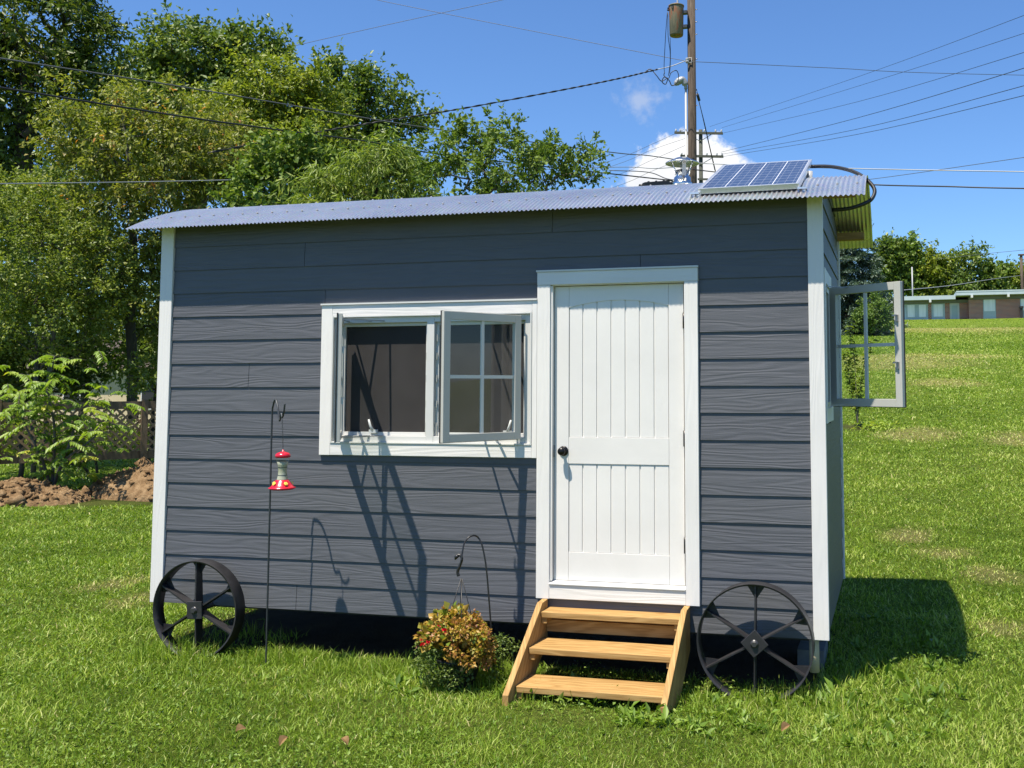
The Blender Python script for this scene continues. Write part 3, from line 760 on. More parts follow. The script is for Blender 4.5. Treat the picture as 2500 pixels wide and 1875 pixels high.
# ---- windows
def sash(hx, hy, ux, uy, width, z0, z1, name, latch_side, seal=-1):
    """An open casement: hinge line at (hx,hy), leaf runs along (ux,uy); outer face is on the left of that direction."""
    L = math.hypot(ux, uy); u = np.array([ux / L, uy / L, 0]); nrm = np.array([-u[1], u[0], 0]); zv = np.array([0, 0, 1.])
    o = np.array([hx, hy, 0.])
    T = .017; f = .052
    m = MB()
    def mem(a, b, c, d, t=T, off=0.0, mm=m): mm.obox(o + u * (a + b) / 2 + zv * (c + d) / 2 + nrm * off, u * (b - a) / 2, nrm * t, zv * (d - c) / 2)
    mem(0, f, z0, z1); mem(width - f, width, z0, z1); mem(f, width - f, z0, z0 + f); mem(f, width - f, z1 - f, z1)
    s = m.build(name, M['vinyl_grey'], HOUSE, bevel=.002)
    g = MB(); e = .0035
    for a, b, c, d in ((-e, 0, z0 - e, z1 + e), (width, width + e, z0 - e, z1 + e), (0, width, z0 - e, z0), (0, width, z1, z1 + e)): mem(a, b, c, d, T * .28, seal * T * .85, g)
    g.build('weather_seal', M['gasket'], s)
    g = MB(); a, b, c, d = f - .003, width - f + .003, z0 + f - .003, z1 - f + .003
    g.poly([o + u * a + zv * c, o + u * b + zv * c, o + u * b + zv * d, o + u * a + zv * d]); g.build('pane', M['glass'], s, recalc=False)
    b = MB(); xm = width / 2; zm = (z0 + z1) / 2
    mem(xm - .011, xm + .011, z0 + f, z1 - f, .007, 0, b); mem(f, xm - .011, zm - .011, zm + .011, .0065, 0, b); mem(xm + .011, width - f, zm - .011, zm + .011, .0065, 0, b)
    b.build('glazing_bar', M['vinyl'], s)
    for z in (z0 + .27, z1 - .24):
        l = MB(); q = o + u * (width - f * .5) + zv * z + nrm * latch_side * (T + .007)
        l.obox(q, u * .008, nrm * .007, zv * .022); l.obox(q + nrm * latch_side * .012 + u * -.012 + zv * .018, u * .016, nrm * .005, zv * .005); l.build('sash_lock', M['vinyl'] if name == 'casement_sash' and latch_side > 0 else M['steel'], s)
    return s, o, u
wz0, wz1 = 1.531, 2.426
def front_window():
    m = MB()
    fx0, fx1 = -1.012, .506
    m.box(fx0, fx0 + .044, -.014, .07, wz0, wz1); m.box(fx1 - .044, fx1, -.014, .07, wz0, wz1)
    for a, b in ((fx0 + .044, -.281), (-.224, fx1 - .044)):
        m.box(a, b, -.014, .07, wz0, wz0 + .042); m.box(a, b, -.014, .07, wz1 - .042, wz1)
    m.box(-.281, -.224, -.016, .07, wz0, wz1)
    # thin outer flange
    m.box(fx0 - .012, fx0 - .0002, -.0385, -.002, wz0 - .012, wz1 + .012); m.box(fx1 + .0002, fx1 + .012, -.0385, -.002, wz0 - .012, wz1 + .012)
    m.box(fx0, fx1, -.0385, -.002, wz0 - .012, wz0 - .0002); m.box(fx0, fx1, -.0385, -.002, wz1 + .0002, wz1 + .012)
    # inner stops
    for a, b in ((fx0 + .0445, -.2815), (-.2235, fx1 - .0445)):
        m.box(a, a + .022, .018, .05, wz0 + .0425, wz1 - .0425); m.box(b - .022, b, .018, .05, wz0 + .0425, wz1 - .0425)
        m.box(a + .022, b - .022, .018, .05, wz0 + .0425, wz0 + .068); m.box(a + .022, b - .022, .018, .05, wz1 - .066, wz1 - .0425)
    w = m.build('window_frame', M['vinyl'], HOUSE, bevel=.002)
    for b, a_ in ((75, (-1.113, -1.025)), (76, (.519, .5551))): c = MB(); c.board = b; c.box(*a_, -.0335, -.0005, 1.432, 2.518); c.build('window_casing', M['trim_v'], w, bevel=.003)
    for b, z_ in ((77, (1.433, 1.5185)), (78, (2.4385, 2.517))): c = MB(); c.board = b; c.box(-1.0248, .5188, -.0325, -.0005, *z_); c.build('window_casing', M['trim_h'], w, bevel=.003)
    c = MB(); c.box(-1.118, .5552, -.043, -.0015, 2.5185, 2.530); c.build('head_flashing', M['vinyl'], w)
    for a, b in ((fx0 + .066, -.303), (-.202, fx1 - .066)):
        g = MB(); g.poly([(a, .034, wz0 + .066), (b, .034, wz0 + .066), (b, .034, wz1 - .064), (a, .034, wz1 - .064)]); g.build('insect_screen', M['screen'], w, recalc=False)
    for x in (-.29, -.215):
        for z in (1.62, 1.80, 1.98, 2.14, 2.27): g = MB(); g.obox((x, .012, z), (.006, 0, 0), (0, .006, 0), (0, 0, .025 if z > 1.7 else .05)); g.build('lock_keeper', M['vinyl_grey'], w)
    for x, dx in ((-.70, -.03), (.33, .03)):
        g = MB(); g.tube([(x, .0, 1.61), (x + dx * .5, -.012, 1.64), (x + dx, -.012, 1.69)], [.011, .009, .007], 8); g.obox((x, .004, 1.605), (.03, 0, 0), (0, .012, 0), (0, 0, .012)); g.build('crank_handle', M['vinyl'], w)
    return w
front_window()
def operator(s, a, b, z, r=.007):
    m = MB(); a = np.array([*a, z]); b = np.array([*b, z])
    d = (b - a); L = np.linalg.norm(d); d /= L; n = np.array([-d[1], d[0], 0])
    m.obox((a + b) / 2, d * L / 2, n * r, np.array([0, 0, .0025])); m.build('hinge_arm', M['steel'], s)
sl, so, su = sash(-.935, -.055, .495, -.869, .665, 1.563, 2.409, 'casement_sash', 1)
for z in (1.573, 2.397):
    operator(sl, (-.90, -.01), (-.82, -.26), z); operator(sl, (-.62, -.01), (-.77, -.33), z); operator(sl, (-.72, -.01), (-.87, -.17), z)
sr, so, su = sash(.438, -.055, -.322, -.545, .633, 1.563, 2.412, 'casement_sash', -1)
for z in (1.573, 2.397):
    operator(sr, (.41, -.01), (.31, -.26), z); operator(sr, (.16, -.01), (.27, -.33), z); operator(sr, (.24, -.01), (.37, -.16), z)
def side_window():
    y0, y1, z0, z1 = SW
    m = MB()
    m.box(2.42, 2.506, y0, y0 + .035, z0, z1); m.box(2.42, 2.506, y1 - .035, y1, z0, z1); m.box(2.42, 2.506, y0 + .035, y1 - .035, z0, z0 + .035); m.box(2.42, 2.506, y0 + .035, y1 - .035, z1 - .035, z1)
    w = m.build('window_frame', M['vinyl'], HOUSE)
    for b, a_ in ((79, (y0 - .095, y0)), (81, (y1, y1 + .092))): c = MB(); c.board = b; c.box(2.487, 2.519, *a_, z0 - .10, z1 + .095); c.build('window_casing', M['trim_v'], w, bevel=.003)
    for b, z_ in ((82, (z0 - .098, z0)), (83, (z1, z1 + .094))): c = MB(); c.board = b; c.box(2.487, 2.518, y0, y1, *z_); c.build('window_casing', M['trim_y'], w, bevel=.003)
    g = MB(); g.poly([(2.45, y0 + .03, z0 + .03), (2.45, y1 - .03, z0 + .03), (2.45, y1 - .03, z1 - .03), (2.45, y0 + .03, z1 - .03)]); g.build('insect_screen', M['screen'], w, recalc=False)
    s, o, u = sash(2.528, .475, .478, -.345, .585, 1.782, 2.598, 'casement_sash', -1, 1)
    operator(s, (2.51, .25), (2.70, .35), 1.792); operator(s, (2.51, .25), (2.66, .38), 2.588)
side_window()

# ---- stovepipe
m = MB(); c = (1.33, 1.2, 0)
m.lathe([(.075, 3.40), (.075, 3.52), (.078, 3.525), (.078, 3.545), (.067, 3.55), (.067, 3.585), (.052, 3.60), (.052, 3.645), (.05, 3.645), (.05, 3.55)], c, 36)
sp = m.build('stovepipe', M['chrome'], HOUSE)
m = MB(); m.lathe([(.0001, 3.755), (.05, 3.745), (.134, 3.705), (.136, 3.700), (.134, 3.697), (.05, 3.735), (.0001, 3.745)], c, 36); m.build('rain_cap', M['capmetal'], sp)
for a in (.4, 1.9, 3.5, 5.0):
    m = MB(); q = lambda r, z: (c[0] + r * math.cos(a), c[1] + r * math.sin(a), z)
    m.tube([q(.055, 3.61), q(.06, 3.655), q(.085, 3.72)], .006, 6); m.build('cap_bracket', M['capmetal'], sp)
m = MB(); m.box(1.345, 1.375, 1.128, 1.131, 3.59, 3.74); m.build('white_strip', M['white_pvc'], sp)

# ------------------------------------------------------------------ solar panel and conduit on the roof
def solar():
    A = np.array([1.703, -.10, 3.226]); u = np.array([.668, 0, .003]); v = np.array([.015, .95, .366])
    P = thing('solar_panel', A, 'framed blue solar panel tilted up on the corrugated roof', 'solar panel')
    uu = u / np.linalg.norm(u); vv = v / np.linalg.norm(v); n = np.cross(uu, vv); Lu, Lv = np.linalg.norm(u), np.linalg.norm(v)
    m = MB(); w = .02
    def bar(a, b, c, d, t0=-.035, t1=.002): m.obox(A + uu * (a + b) / 2 + vv * (c + d) / 2 + n * (t0 + t1) / 2, uu * (b - a) / 2, vv * (d - c) / 2, n * (t1 - t0) / 2)
    bar(0, w, 0, Lv); bar(Lu - w, Lu, 0, Lv); bar(w, Lu - w, 0, w); bar(w, Lu - w, Lv - w, Lv)
    m.build('panel_frame', M['alu'], P, bevel=.002)
    g = MB(); p = [A + uu * w + vv * w, A + uu * (Lu - w) + vv * w, A + uu * (Lu - w) + vv * (Lv - w), A + uu * w + vv * (Lv - w)]
    g.poly(p); o = g.build('solar_cells', M['cells'], P, recalc=False)
    uv = o.data.uv_layers.new(name='UVMap'); 
    for l, q in zip(uv.data, ((0, 0), (1, 0), (1, 1), (0, 1))): l.uv = q
    g = MB(); g.poly([q - n * .005 for q in p][::-1]); g.build('back_sheet', M['white_pvc'], P, recalc=False)
    for a in (.04, Lu - .04):
        g = MB(); q = A + uu * a + vv * (Lv - .06) - n * .03
        g.obox(((q[0]), q[1], (q[2] + roof_z(q[1])) / 2), (.014, 0, 0), (0, .002, 0), (0, 0, (q[2] - roof_z(q[1])) / 2)); g.build('rear_leg', M['alu'], P)
        f = MB(); q = A + uu * a + vv * .02; f.obox((q[0] + (-.06 if a < .3 else .06), q[1] - .02, roof_z(q[1]) + .011), (.03, 0, 0), (0, .022, 0), (0, 0, .006)); f.build('foot_bracket', M['alu'], P)
    g = MB(); q = A + uu * (Lu - .02) + vv * (Lv - .36) - n * .05; g.tube([q + np.array([.03, 0, .02]), q + np.array([.03, 0, -.085])], [.022, .017], 14); g.build('cable_gland', M['white_pvc'], P)
solar()
def spline(pts, n=10):
    pts = [np.array(p, float) for p in pts]; P = [2 * pts[0] - pts[1]] + pts + [2 * pts[-1] - pts[-2]]; out = []
    for i in range(1, len(P) - 2):
        for k in range(n):
            t = k / n; a, b, c, d = P[i - 1], P[i], P[i + 1], P[i + 2]
            out.append(.5 * ((2 * b) + (-a + c) * t + (2 * a - 5 * b + 4 * c - d) * t * t + (-a + 3 * b - 3 * c + d) * t ** 3))
    out.append(pts[-1]); return out
c7 = lambda x, y: (1560 + x / 3.687, 300 + y / 3.687)
cp = [at(*c7(x, y), 1, yy) for x, y, yy in ((1530, 393, .80), (1700, 392, .72), (1850, 415, .62), (1980, 462, .52), (2085, 545, .42), (2122, 615, .36), (2090, 690, .31), (2000, 738, .28), (1880, 772, .26), (1735, 785, .25))]
m = MB(); m.tube(spline(cp, 6), .0135, 10); tag(m.build('conduit', M['blackplastic'], recalc=False), 'black flexible conduit looping from the solar panel over the roof edge into the gable', 'conduit')

# ------------------------------------------------------------------ wagon wheels
def wheel(cx, cy, cz, r, rot, label, hub_rot, thick):
    W = thing('wagon_wheel', (cx, cy, cz - r), label, 'wheel', 'black steel wheels beside the tiny house')
    h = .052
    m = MB(); m.lathe([(r, -h), (r, h), (r - .010, h), (r - .010, -h), (r, -h)], (cx, cy, cz), 72, 'y'); m.build('rim', M['black'], W)
    for k in range(6):
        a = rot + k * PI / 3; d = np.array([math.cos(a), 0, math.sin(a)]); t = np.array([-d[2], 0, d[0]]); Y = np.array([0, 1., 0]); c = np.array([cx, cy, cz])
        m = MB(); p0, p1 = c + d * .03, c + d * (r - .008)
        m.hexa([p0 - t * thick - Y * .040, p0 + t * thick - Y * .040, p0 + t * thick + Y * .040, p0 - t * thick + Y * .040, p1 - t * thick - Y * .030, p1 + t * thick - Y * .030, p1 + t * thick + Y * .03, p1 - t * thick + Y * .03])
        s = m.build('spoke', M['black'], W)
        g = MB(); 
        for sg in (1, -1):
            q = lambda rad, tt: c + d * rad + t * tt * sg
            rr = math.sqrt((r - .0082) ** 2 - .062 ** 2)
            g.prism([q(r - .100, thick) + Y * .012, q(r - .0082, thick) + Y * .012, q(rr + .0001, .062) + Y * .012], (0, .006, 0))
        g.build('gusset', M['black'], s)
    m = MB(); a = hub_rot; s = .062
    u = np.array([math.cos(a), 0, math.sin(a)]); v = np.array([-math.sin(a), 0, math.cos(a)])
    m.obox((cx, cy - .044, cz), u * s, np.array([0, .006, 0]), v * s); m.lathe([(.03, -.038), (.03, .06)], (cx, cy, cz), 20, 'y')
    hb = m.build('hub_plate', M['black'], W, bevel=.003)
    m = MB(); m.lathe([(.0001, -.054), (.026, -.054), (.026, -.0505), (.0001, -.0502)], (cx, cy, cz), 24, 'y'); m.lathe([(.0001, -.066), (.017, -.066), (.019, -.064), (.019, -.0545), (.0001, -.0542)], (cx, cy, cz), 6, 'y', False)
    m.build('hub_bolt', M['boltblack'], hb)
    m = MB(); m.tube([(cx, cy + .03, cz), (cx, .30, cz)], .02, 10); m.build('axle', M['black'], W)
wheel(2.062, -.155, .318, .366, PI / 2 - .02, 'black six spoked wheel by the wooden steps, hub plate turned to a diamond', PI / 4 - .04, .0045)
wheel(-1.985, -.155, .322, .348, PI / 2 + .03, 'black six spoked steel wheel at the far end of the house, behind the bird feeder', .06, .0055)

# ------------------------------------------------------------------ wooden steps
def steps():
    S = thing('wooden_steps', (1.11, -.4, 0), 'new yellow pine steps with three open treads below the white door', 'steps')
    for i, x in enumerate((.602, 1.581)):
        m = MB(); m.board = 1.3 + i * 2.1; m.up = 1
        m.prism([(x, -.03, .492), (x, -.135, .487), (x, -.738, .062), (x, -.738, -.06), (x, -.44, -.06), (x, -.03, .215)], (.039, 0, 0))
        m.build('stringer', M['lumber'], S, bevel=.003)
    for i, (zt, yf, d) in enumerate(((.436, -.170, .185), (.260, -.400, .275), (.086, -.628, .275))):
        m = MB(); m.board = 5.2 + i * 1.7; m.box(.643, 1.579, yf, yf + d, zt - .038, zt); t = m.build('tread', M['lumber'], S, bevel=.004)
        for x in (.6425, 1.542):
            c = MB(); c.board = 9.1 + i; c.box(x, x + .037, yf + .012, yf + d - .02, zt - .077, zt - .0385); c.build('cleat', M['lumber'], t, bevel=.002)
    m = MB(); m.board = 14.4; m.box(.643, 1.579, -.062, -.026, .285, .365); m.build('back_rail', M['lumber'], S, bevel=.003)
steps()

# ------------------------------------------------------------------ hooks, feeder, basket
def feeder():
    x, y = -1.322, -.30
    t = thing('shepherd_hook', (x, y, 0), 'tall grey shepherd hook standing in front of the siding with the feeder', 'garden hook')
    v = np.array([.18, -.143, 0]); pt = lambda f, z: np.array([x, y, 0]) + v * f + np.array([0, 0, z])
    e = at(620 + 385 / 5.53, 940 + 425 / 5.53, 1, y - .11)[2]; top = at(620 + 275 / 5.53, 940 + 205 / 5.53, 1, y - .05)[2]
    m = MB(); m.tube(spline([pt(0, -.1), pt(0.0, .6), pt(0, 1.2), pt(.0, top - .13), pt(.09, top - .035), pt(.3, top + .004), pt(.52, top - .045), pt(.72, top - .14), pt(.86, e + .02), pt(.97, e - .004), pt(1.10, e + .03), pt(1.17, e + .09)], 8), .0065, 8)
    m.build('hook_rod', M['hook'], t, recalc=False)
    b = pt(.95, e)
    s = 1 / 5.53; yy = b[1]
    Z = lambda py: at(620 + 390 / 5.53, 940 + py / 5.53, 1, yy)[2]
    cx = at(620 + 392 / 5.53, 940 + 900 / 5.53, 1, yy)[0]
    R = lambda w: w / 2 / 5.53 * np.linalg.norm(np.array([cx, yy, 1.3]) - CAM) / FPX * .96
    F = thing('hummingbird_feeder', (cx, yy, Z(1400)), 'red hummingbird feeder with a clear waisted bottle hanging from a chain', 'bird feeder')
    m = MB(); n = 13; z0, z1 = Z(885), e - .006
    for k in range(n):
        za, zb = z0 + (z1 - z0) * k / n, z0 + (z1 - z0) * (k + 1.18) / n; zc = (za + zb) / 2; hh = (zb - za) / 2; w = .0042
        xx = cx + (b[0] - cx) * k / n; a = (k % 2) * PI / 2
        loop = [(xx + w * math.cos(q) * math.cos(a), yy + w * math.cos(q) * math.sin(a), zc + hh * math.sin(q)) for q in np.linspace(0, 2 * PI, 9)]
        m.tube(loop, .0011, 5, False)
    m.build('chain', M['hook'], F, recalc=False)
    m = MB(); m.lathe([(.0001, Z(872)), (.006, Z(874)), (.007, Z(898)), (R(60), Z(902)), (R(150), Z(918)), (R(192), Z(940)), (R(192), Z(972)), (R(170), Z(980)), (.0001, Z(980))], (cx, yy, 0), 28); m.build('feeder_cap', M['red'], F)
    prof = [(R(160), Z(978)), (R(166), Z(1000)), (R(150), Z(1035)), (R(124), Z(1085)), (R(112), Z(1150)), (R(116), Z(1210)), (R(140), Z(1265)), (R(160), Z(1300))]
    m = MB(); m.lathe(prof, (cx, yy, 0), 28); bt = m.build('feeder_bottle', M['feederglass'], F)
    m = MB(); m.lathe([(.0001, Z(1048))] + [(r - .0015, z) for r, z in prof[2:]] + [(.0001, Z(1300))], (cx, yy, 0), 28); m.build('nectar', M['nectar'], bt)
    for q in (1105, 1212): m = MB(); m.lathe([(R(116), Z(q)), (R(122), Z(q + 4)), (R(116), Z(q + 8))], (cx, yy, 0), 28); m.build('bottle_ring', M['hook'], bt)
    m = MB(); m.lathe([(R(150), Z(1278)), (R(176), Z(1290)), (R(230), Z(1330)), (R(290), Z(1372)), (R(345), Z(1384)), (R(345), Z(1392)), (R(270), Z(1412)), (.0001, Z(1416))], (cx, yy, 0), 32)
    bs = m.build('feeder_base', M['red'], F)
    for k in range(5):
        a = -PI / 2 - .32 + k * 2 * PI / 5; f = MB()
        c = np.array([cx + R(245) * math.cos(a), yy + R(245) * math.sin(a), Z(1325)]); nn = np.array([math.cos(a) * .8, math.sin(a) * .8, .6]); nn /= np.linalg.norm(nn)
        s1 = np.array([-math.sin(a), math.cos(a), 0]); s2 = np.cross(nn, s1)
        for j in range(6):
            q = j * PI / 3; d = s1 * math.cos(q) + s2 * math.sin(q); w = np.cross(nn, d)
            f.prism([c + d * .002, c + d * .010 + w * .0055, c + d * .0145, c + d * .010 - w * .0055], nn * .004)
        f.obox(c + nn * .004, s1 * .004, s2 * .004, nn * .003); f.build('feeder_flower', M['yellow'], bs)
feeder()

def leaves_at(cs, rad, n, lmin, lmax, wr, up=.5, droop=0., tone_mu=.5, tone_sd=.18, clump_sd=.12):
    """n leaves round every centre in cs; returns arrays for leaf_geo plus tones."""
    cs = np.asarray(cs); k = len(cs)
    idx = np.repeat(np.arange(k), n); N_ = len(idx)
    rad = np.asarray(rad) if hasattr(rad, '__len__') else np.full(k, rad)
    d = RNG.normal(0, 1, (N_, 3)); d /= np.linalg.norm(d, axis=1, keepdims=True)
    rr = rad[idx] * RNG.random(N_) ** .45
    off = d * rr[:, None]; off[:, 2] *= .72
    c = cs[idx] + off
    ax = d * .7 + RNG.normal(0, .6, (N_, 3)); ax[:, 2] -= droop
    nr = RNG.normal(0, .55, (N_, 3)); nr[:, 2] += up; nr += d * .35
    L = RNG.uniform(lmin, lmax, N_)
    tone = np.clip(tone_mu + RNG.normal(0, clump_sd, k)[idx] + RNG.normal(0, tone_sd, N_), 0, 1)
    return c, ax, nr, L, L * wr * RNG.uniform(.8, 1.2, N_), tone
def sprays(cs, rad, n, lmin, lmax, wr, up, droop, tone_mu, tone_sd, clump_sd, centre):
    """leaves strung along short twigs that fan outward from every clump centre."""
    cs = np.asarray(cs); k = len(cs); nt_ = max(4, n // 9)
    out = cs - centre; out /= np.linalg.norm(out, axis=1, keepdims=True) + 1e-6
    td = RNG.normal(0, .8, (k, nt_, 3)) + out[:, None] * .55; td[:, :, 2] += .28; td /= np.linalg.norm(td, axis=2, keepdims=True)
    tl = np.asarray(rad)[:, None] * RNG.uniform(.75, 1.75, (k, nt_))
    ic = np.repeat(np.arange(k), n); it = RNG.integers(0, nt_, len(ic)); N_ = len(ic)
    t = RNG.uniform(.12, 1, N_) ** .8; d = td[ic, it]; L_ = tl[ic, it]
    c = cs[ic] + d * (t * L_)[:, None] + RNG.normal(0, 1, (N_, 3)) * (.11 * np.asarray(rad)[ic])[:, None]
    c[:, 2] -= droop * .35 * L_ * t * t
    ax = d * .55 + RNG.normal(0, .6, (N_, 3)); ax[:, 2] -= droop
    nr = RNG.normal(0, .5, (N_, 3)); nr[:, 2] += up; nr += out[ic] * .3
    L = lmin + (lmax - lmin) * RNG.random(N_) ** 1.3 * RNG.uniform(.75, 1.15, N_)
    tone = np.clip(tone_mu + RNG.normal(0, clump_sd, k)[ic] + RNG.normal(0, .05, (k, nt_))[ic, it] + RNG.normal(0, tone_sd, N_), 0, 1)
    return c, ax, nr, L, L * wr * RNG.uniform(.8, 1.2, N_), tone
def leaf_object(name, sets, mat, parent=None, fold=.22):
    c = np.concatenate([s[0] for s in sets]); ax = np.concatenate([s[1] for s in sets]); nr = np.concatenate([s[2] for s in sets])
    L = np.concatenate([s[3] for s in sets]); W = np.concatenate([s[4] for s in sets]); T = np.concatenate([s[5] for s in sets])
    V, F3 = leaf_geo(c, ax, nr, L, W, fold)
    return fast_mesh(name, V, F3, [], mat, dict(tone=np.repeat(T, 4)), parent)

def basket():
    bx, by = .185, -.44
    B = thing('hanging_basket', (bx, by, 0), 'potted coleus and red flowers set on the grass below a small hook', 'flower basket')
    m = MB(); m.lathe([(.0001, .0), (.085, .0), (.10, .03), (.145, .17), (.15, .175), (.15, .19), (.138, .19), (.13, .16), (.0001, .155)], (bx, by, 0), 28); m.build('pot', M['terracotta'], B)
    hz = at(997 * K, 1250 * K, 1, by)
    for a in (.5, 2.0, 3.6, 5.2):
        m = MB(); m.tube([(bx + .145 * math.cos(a), by + .145 * math.sin(a), .18), (hz[0] + .004 * math.cos(a), by, hz[2])], .0028, 6); m.build('hanger_rod', M['blackplastic'], B)
    # swan-neck hook
    c3 = lambda x, y: at(950 + x / 3.3175, 1250 + y / 3.3175, 1, by)
    m = MB(); m.tube(spline([c3(562, 520), c3(556, 480), c3(575, 430), c3(590, 385), c3(580, 355), c3(560, 348), c3(545, 362)], 6), [.010] * 12 + [.0085] * 12 + [.0085] * 6 + [.010] * 7, 9)
    m.tube([c3(560, 350), c3(542, 366), c3(534, 386)], [.011, .013, .004], 8); m.build('swan_hook', M['blackplastic'], B, recalc=False)
    def shell(n, c, r, lo):
        o = []
        while len(o) < n:
            d = RNG.normal(0, 1, 3); d /= np.linalg.norm(d)
            if d[2] > lo: o.append(np.array(c) + d * np.array(r) * RNG.uniform(.72, 1.02))
        return o
    s1 = leaves_at(shell(60, (bx + .085, by - .05, .265), (.16, .17, .19), -.75) + shell(18, (bx, by - .05, .30), (.2, .19, .19), -.2), .05, 40, .016, .029, .85, .9, .1, .55, .18, .12)
    s2 = leaves_at(shell(34, (bx - .055, by - .04, .335), (.155, .16, .15), -.3), .065, 20, .03, .06, .8, .9, .0, .26, .18, .16)
    s3 = leaves_at([(bx - .215 + RNG.normal(0, .03), by - .05 + RNG.normal(0, .05), .28 + RNG.normal(0, .03)) for _ in range(6)], .045, 28, .02, .034, .8, .7, 0, .95, .06, .03)
    leaf_object('coleus_foliage', [s1, s2, s3], M['leaf_coleus'], B)
    trail = shell(60, (bx - .11, by - .07, .19), (.155, .15, .18), -.9) + shell(14, (bx + .0, by - .13, .12), (.17, .06, .12), -1) + shell(14, (bx + .17, by, .14), (.12, .12, .12), -.9) + [(bx + RNG.uniform(.2, .34), by + RNG.normal(.05, .04), RNG.uniform(.20, .33)) for _ in range(7)]
    leaf_object('trailing_foliage', [leaves_at(trail,   .05, 50, .011, .021, .75, .6, .15, .68, .22, .1)], M['leaf_trail'], B)
    for (ox, oz, k) in ((.0, .40, 1.0), (-.145, .31, .9), (-.11, .325, .75), (-.04, .43, .5), (-.16, .335, .5)):
        m = MB(); c = np.array([bx + ox, by - .225 + random.uniform(-.01, .01), oz])
        for j in range(9):
            a = random.uniform(0, 2 * PI); e = random.uniform(-.4, 1.2); d = np.array([math.cos(a) * math.cos(e), -abs(math.sin(a)) * math.cos(e) - .2, math.sin(e)]); d /= np.linalg.norm(d)
            w = np.cross(d, (random.gauss(0, 1), random.gauss(0, 1), random.gauss(0, 1))); w /= np.linalg.norm(w)
            q = .022 * k; m.poly([c, c + d * q * .7 + w * q * .55, c + d * q * 1.15, c + d * q * .7 - w * q * .55])
        m.build('flower', M['petal'], B, recalc=False)
    H = MB(); y2 = -.34; q = lambda x, y, dy=0.: at(950 + x / 3.3175, 1250 + y / 3.3175, 1, y2 + dy)
    H.tube(spline([q(846, 1420), q(838, 1150), q(818, 830), q(790, 480), q(765, 320), q(748, 255), q(722, 208), q(688, 190, -.03), q(645, 205, -.06), q(610, 250, -.08), q(596, 310, -.095), q(588, 365, -.105), q(583, 395, -.11)], 6), .0058, 8)
    o = H.build('shepherd_hook', M['blackplastic'], None, recalc=False)
    tag(o, 'short black shepherd hook leaning over the potted coleus', 'garden hook')
basket()

# ------------------------------------------------------------------ trees
def pxm(px, dist): return px * K * dist / FPX
def blob(px, py, dist, rx, ry, dz=1.0):
    return far(px, py, dist), np.array([pxm(rx, dist), pxm(rx, dist) * dz, pxm(ry, dist)])
def skeleton(trunk, clumps, r0):
    """grow limbs: every clump centre hangs on the nearest lower node; returns tubes."""
    nodes = [np.array(p) for p in trunk]; par = [-1] + list(range(len(trunk) - 1))
    axis = np.array(trunk); order = np.argsort([np.min(np.linalg.norm((axis - c) * np.array([1, 1, .6]), axis=1)) for c in clumps])
    for i in order:
        c = clumps[i]; A = np.array(nodes)
        d = np.linalg.norm(A - c, axis=1) + np.clip(A[:, 2] - c[2] + .25 * np.linalg.norm(A[:, :2] - c[:2], axis=1), 0, None) * 1.6
        d[0] += 2
        j = int(np.argmin(d)); p = nodes[j]; L = np.linalg.norm(c - p)
        mid = (p + c) / 2 + np.array([RNG.normal(0, .06 * L), RNG.normal(0, .06 * L), -.05 * L])
        nodes.append(mid); par.append(j); nodes.append(np.array(c)); par.append(len(nodes) - 2)
    w = np.ones(len(nodes)) * .4
    for i in range(len(nodes) - 1, 0, -1): w[par[i]] += w[i]
    rad = r0 * (w / w.max()) ** .52
    return nodes, par, np.maximum(rad, r0 * .03)
def tree(name, label, cat, base_xy, blobs, nclump, nleaf, lmin, lmax, wr, mat, bark, r0, crad, group=None, droop=.1, tone=.5, trunk_lean=(0, 0), trunk_top=.75, sd=.18, csd=.13, shell=.45, up=.55, stems=1, trunk_pts=None):
    x, y = base_xy; zb = float(height(x, y))
    T = thing(name, (x, y, zb), label, cat, group)
    vol = np.array([np.prod(r) ** (2 / 3) for _, r in blobs]); cnt = RNG.multinomial(nclump, vol / vol.sum())
    cs = []
    for (c, r), n in zip(blobs, cnt):
        d = RNG.normal(0, 1, (n, 3)); d /= np.linalg.norm(d, axis=1, keepdims=True)
        cs.append(c + d * r * (shell + (1 - shell) * RNG.random(n) ** .6)[:, None] * (1 + RNG.normal(0, .09, n))[:, None])
    cs = np.concatenate(cs); cs = cs[cs[:, 2] > zb + .12]
    allc = np.mean([c for c, _ in blobs], axis=0); topz = max(c[2] + r[2] for c, r in blobs)
    zt = zb + (topz - zb) * trunk_top
    mb = MB()
    for s in range(stems):
        ox = (s - (stems - 1) / 2) * .16
        if trunk_pts: tp = trunk_pts
        else:
            n = 7; tp = []
            for k in range(n):
                t = k / (n - 1); bx = x + ox * (1 + 2.5 * t) + (allc[0] - x) * t ** 1.3; by = y + (allc[1] - y) * t ** 1.3
                tp.append((bx + RNG.normal(0, .03 * (zt - zb) * .25) * (0 < k), by + RNG.normal(0, .02), zb - .1 + (zt - zb + .1) * t))
        sub = cs[s::stems]
        nodes, par, rad = skeleton(tp, sub, r0)
        mb.tube(tp, [max(rad[i], r0 * .12) for i in range(len(tp))], 9)
        for i in range(len(tp), len(nodes)):
            p = par[i]
            mb.tube([nodes[p], nodes[i]], [min(rad[i] * 1.15, rad[p]), rad[i]], 5, False)
    mb.build('trunk', bark, T, recalc=False)
    crad_ = crad * RNG.uniform(.65, 1.3, len(cs))
    leaf_object('crown', [sprays(cs, crad_, nleaf, lmin, lmax, wr, up, droop, tone, sd, csd, allc)], mat, T)
    return T
def gxy(px, dist):
    p = far(px, 900, dist); return float(p[0]), float(p[1])
GL = 'trees behind the lattice fence'
